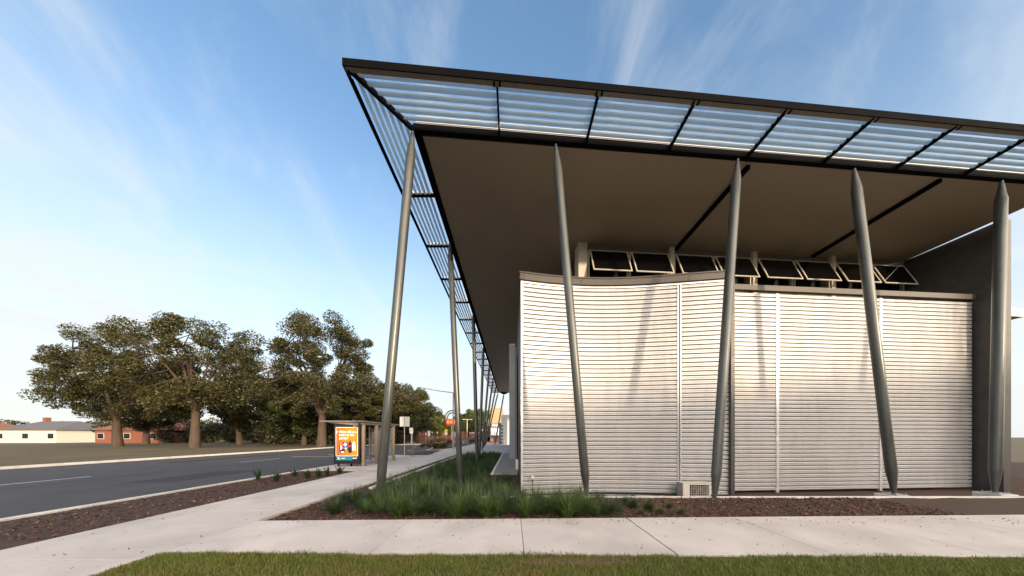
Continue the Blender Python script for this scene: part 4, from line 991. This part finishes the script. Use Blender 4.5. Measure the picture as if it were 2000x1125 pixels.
# bark chips over the beds
def chips(n, xa, xb, ya, yb_, name, lab, s=.022, zf=gz):
    X = RNG.uniform(xa, xb, n); Y = RNG.uniform(ya, yb_, n); Z = np.array([zf(a, b) for a, b in zip(X, Y)])+RNG.uniform(.004, .028, n)
    p = np.stack([X, Y, Z], 1); a = RNG.normal(size=p.shape); a[:, 2] *= .35; a /= np.linalg.norm(a, axis=1)[:, None]
    b = np.cross(a, np.array([0, 0, 1.])+RNG.normal(size=p.shape)*.3); b /= np.linalg.norm(b, axis=1)[:, None]
    sz = s*RNG.uniform(.4, 1.5, n)[:, None]; a *= sz; b *= sz*RNG.uniform(.25, .6, n)[:, None]
    V = np.stack([p-a-b*.6, p-b+a*.7, p+a+b*.5, p-a*.6+b], 1).reshape(-1, 3)
    tag(ob(name, npmesh(name, V, np.arange(len(V)).reshape(-1, 4), chip_m)), lab, None, None, 'stuff')
chips(26000, -4.5, 9, 4.86, 6.84, 'bark_mulch', 'reddish brown bark mulch covering the front bed')
chips(5000, -4.53, -4.22, 5.0, 15, 'bark_mulch', 'bark mulch in the narrow strip beside the street footpath', zf=lambda x, y: -.055)
chips(6000, -9.1, -6.8, 4, 12, 'bark_mulch', 'bark mulch in the bed left of the street footpath', zf=lambda x, y: -.04)
chips(7000, -3.9, .1, 6.9, 12, 'bark_mulch', 'bark mulch between the sedges under the canopy')
chips(420, -4.4, 9, 4.60, 4.95, 'spilled_mulch', 'bark chips spilled from the bed onto the far edge of the footpath', .013, lambda x, y: .001)
chips(160, -4.4, 9, 3.50, 4.6, 'leaf_litter', 'scattered dry leaf bits lying on the front footpath', .012, lambda x, y: .001)
chips(300, -6.7, -4.6, 3, 16, 'leaf_litter', 'scattered dry leaf bits lying on the street footpath', .014, lambda x, y: .001)
# ------------------------------------------------------------------ lawn
def dead(X, Y):     # bare straw-coloured patch beside the path
    wv = .03*np.sin(X*9)+.02*np.sin(X*23+1)
    return np.clip(1.25*np.exp(-(((X-.78)/.64)**4+((Y-3.29+wv*.6)/.085)**4)), 0, 1)
n = 170000
X = RNG.uniform(-5, 8.5, n); Y = RNG.uniform(2.1, 3.60, n)
edge = 3.45+.035*np.sin(X*1.7+.5)+.02*np.sin(X*4.3)+.015*np.sin(X*11)-.0125*X+RNG.normal(size=n)*.022
edge += .03*np.exp(-((X+.2)/.5)**2)
keep = (Y < edge) & (X > -4.52); X, Y = X[keep], Y[keep]
dd = dead(X, Y); n = len(X)
cl_ = .5+.25*np.sin(X*3.1+np.sin(Y*7)*1.5)+.25*np.sin(X*7.7-Y*9+2)      # patchy growth
left = np.exp(-(((X+1.75)/.3)**2+((Y-3.40)/.05)**2))
pdry = np.clip(dd*.95+.04+.30*cl_*np.clip((3.25-Y)/.4, 0, 1)*(X < .9)+.6*left, 0, 1)
isdry = RNG.uniform(size=n) < pdry
yel = (~isdry) & (RNG.uniform(size=n) < .25+.5*cl_*(X < 1.2))
keep = RNG.uniform(size=n) > .45*dd; X, Y, dd, isdry, yel = X[keep], Y[keep], dd[keep], isdry[keep], yel[keep]; n = len(X)
hgt = RNG.uniform(.018, .050, n)*(1-.6*dd); az = RNG.uniform(0, 2*PI, n); ln = RNG.uniform(.1, 1.0, n); w = .0042
def turf(mask, mat, lab):
    x, y, h_, a, l_ = X[mask], Y[mask], hgt[mask], az[mask], ln[mask]; z0 = np.full(len(x), -.018)
    tx, ty = x+np.cos(a)*h_*l_, y+np.sin(a)*h_*l_
    V = np.stack([np.stack([x-np.sin(a)*w, y+np.cos(a)*w, z0], 1), np.stack([x+np.sin(a)*w, y-np.cos(a)*w, z0], 1), np.stack([tx, ty, z0+h_*1.15], 1)], 1).reshape(-1, 3)
    tag(ob('lawn_grass', npmesh('lawn_grass', V, np.arange(len(V)).reshape(-1, 3), mat)), lab, None, None, 'stuff')
turf_y = M('yellow_green_turf', (.2,.2,.03), .55, island=[(.15,.18,.02),(.24,.24,.035),(.19,.17,.04),(.12,.16,.02)], trans=.3)
turf((~isdry) & (~yel), turf_m, 'green lawn along the front of the footpath'); turf(yel, turf_y, 'yellowish green grass in patches of the lawn'); turf(isdry, turf_dry, 'straw coloured dry grass mixed into the lawn')
# pebbles, leaves lying on the paths
for i, (u, v) in enumerate(((773,1048),(1347,1035),(1128,1022))):
    x, y, _ = px(u, v); b = B().ball((0,0,.006), .012, 6, 4, (1.2,.8,.5)); o = ob('pebble', b.mesh('pebble', M('pebble_grey', (.06,.055,.05), .9))); o.location = (x, y, 0)
    tag(o, ['dark pebble left of the middle joint of the footpath','dark pebble near the right end of the footpath','tiny pebble at the far side of the footpath'][i], 'pebble')
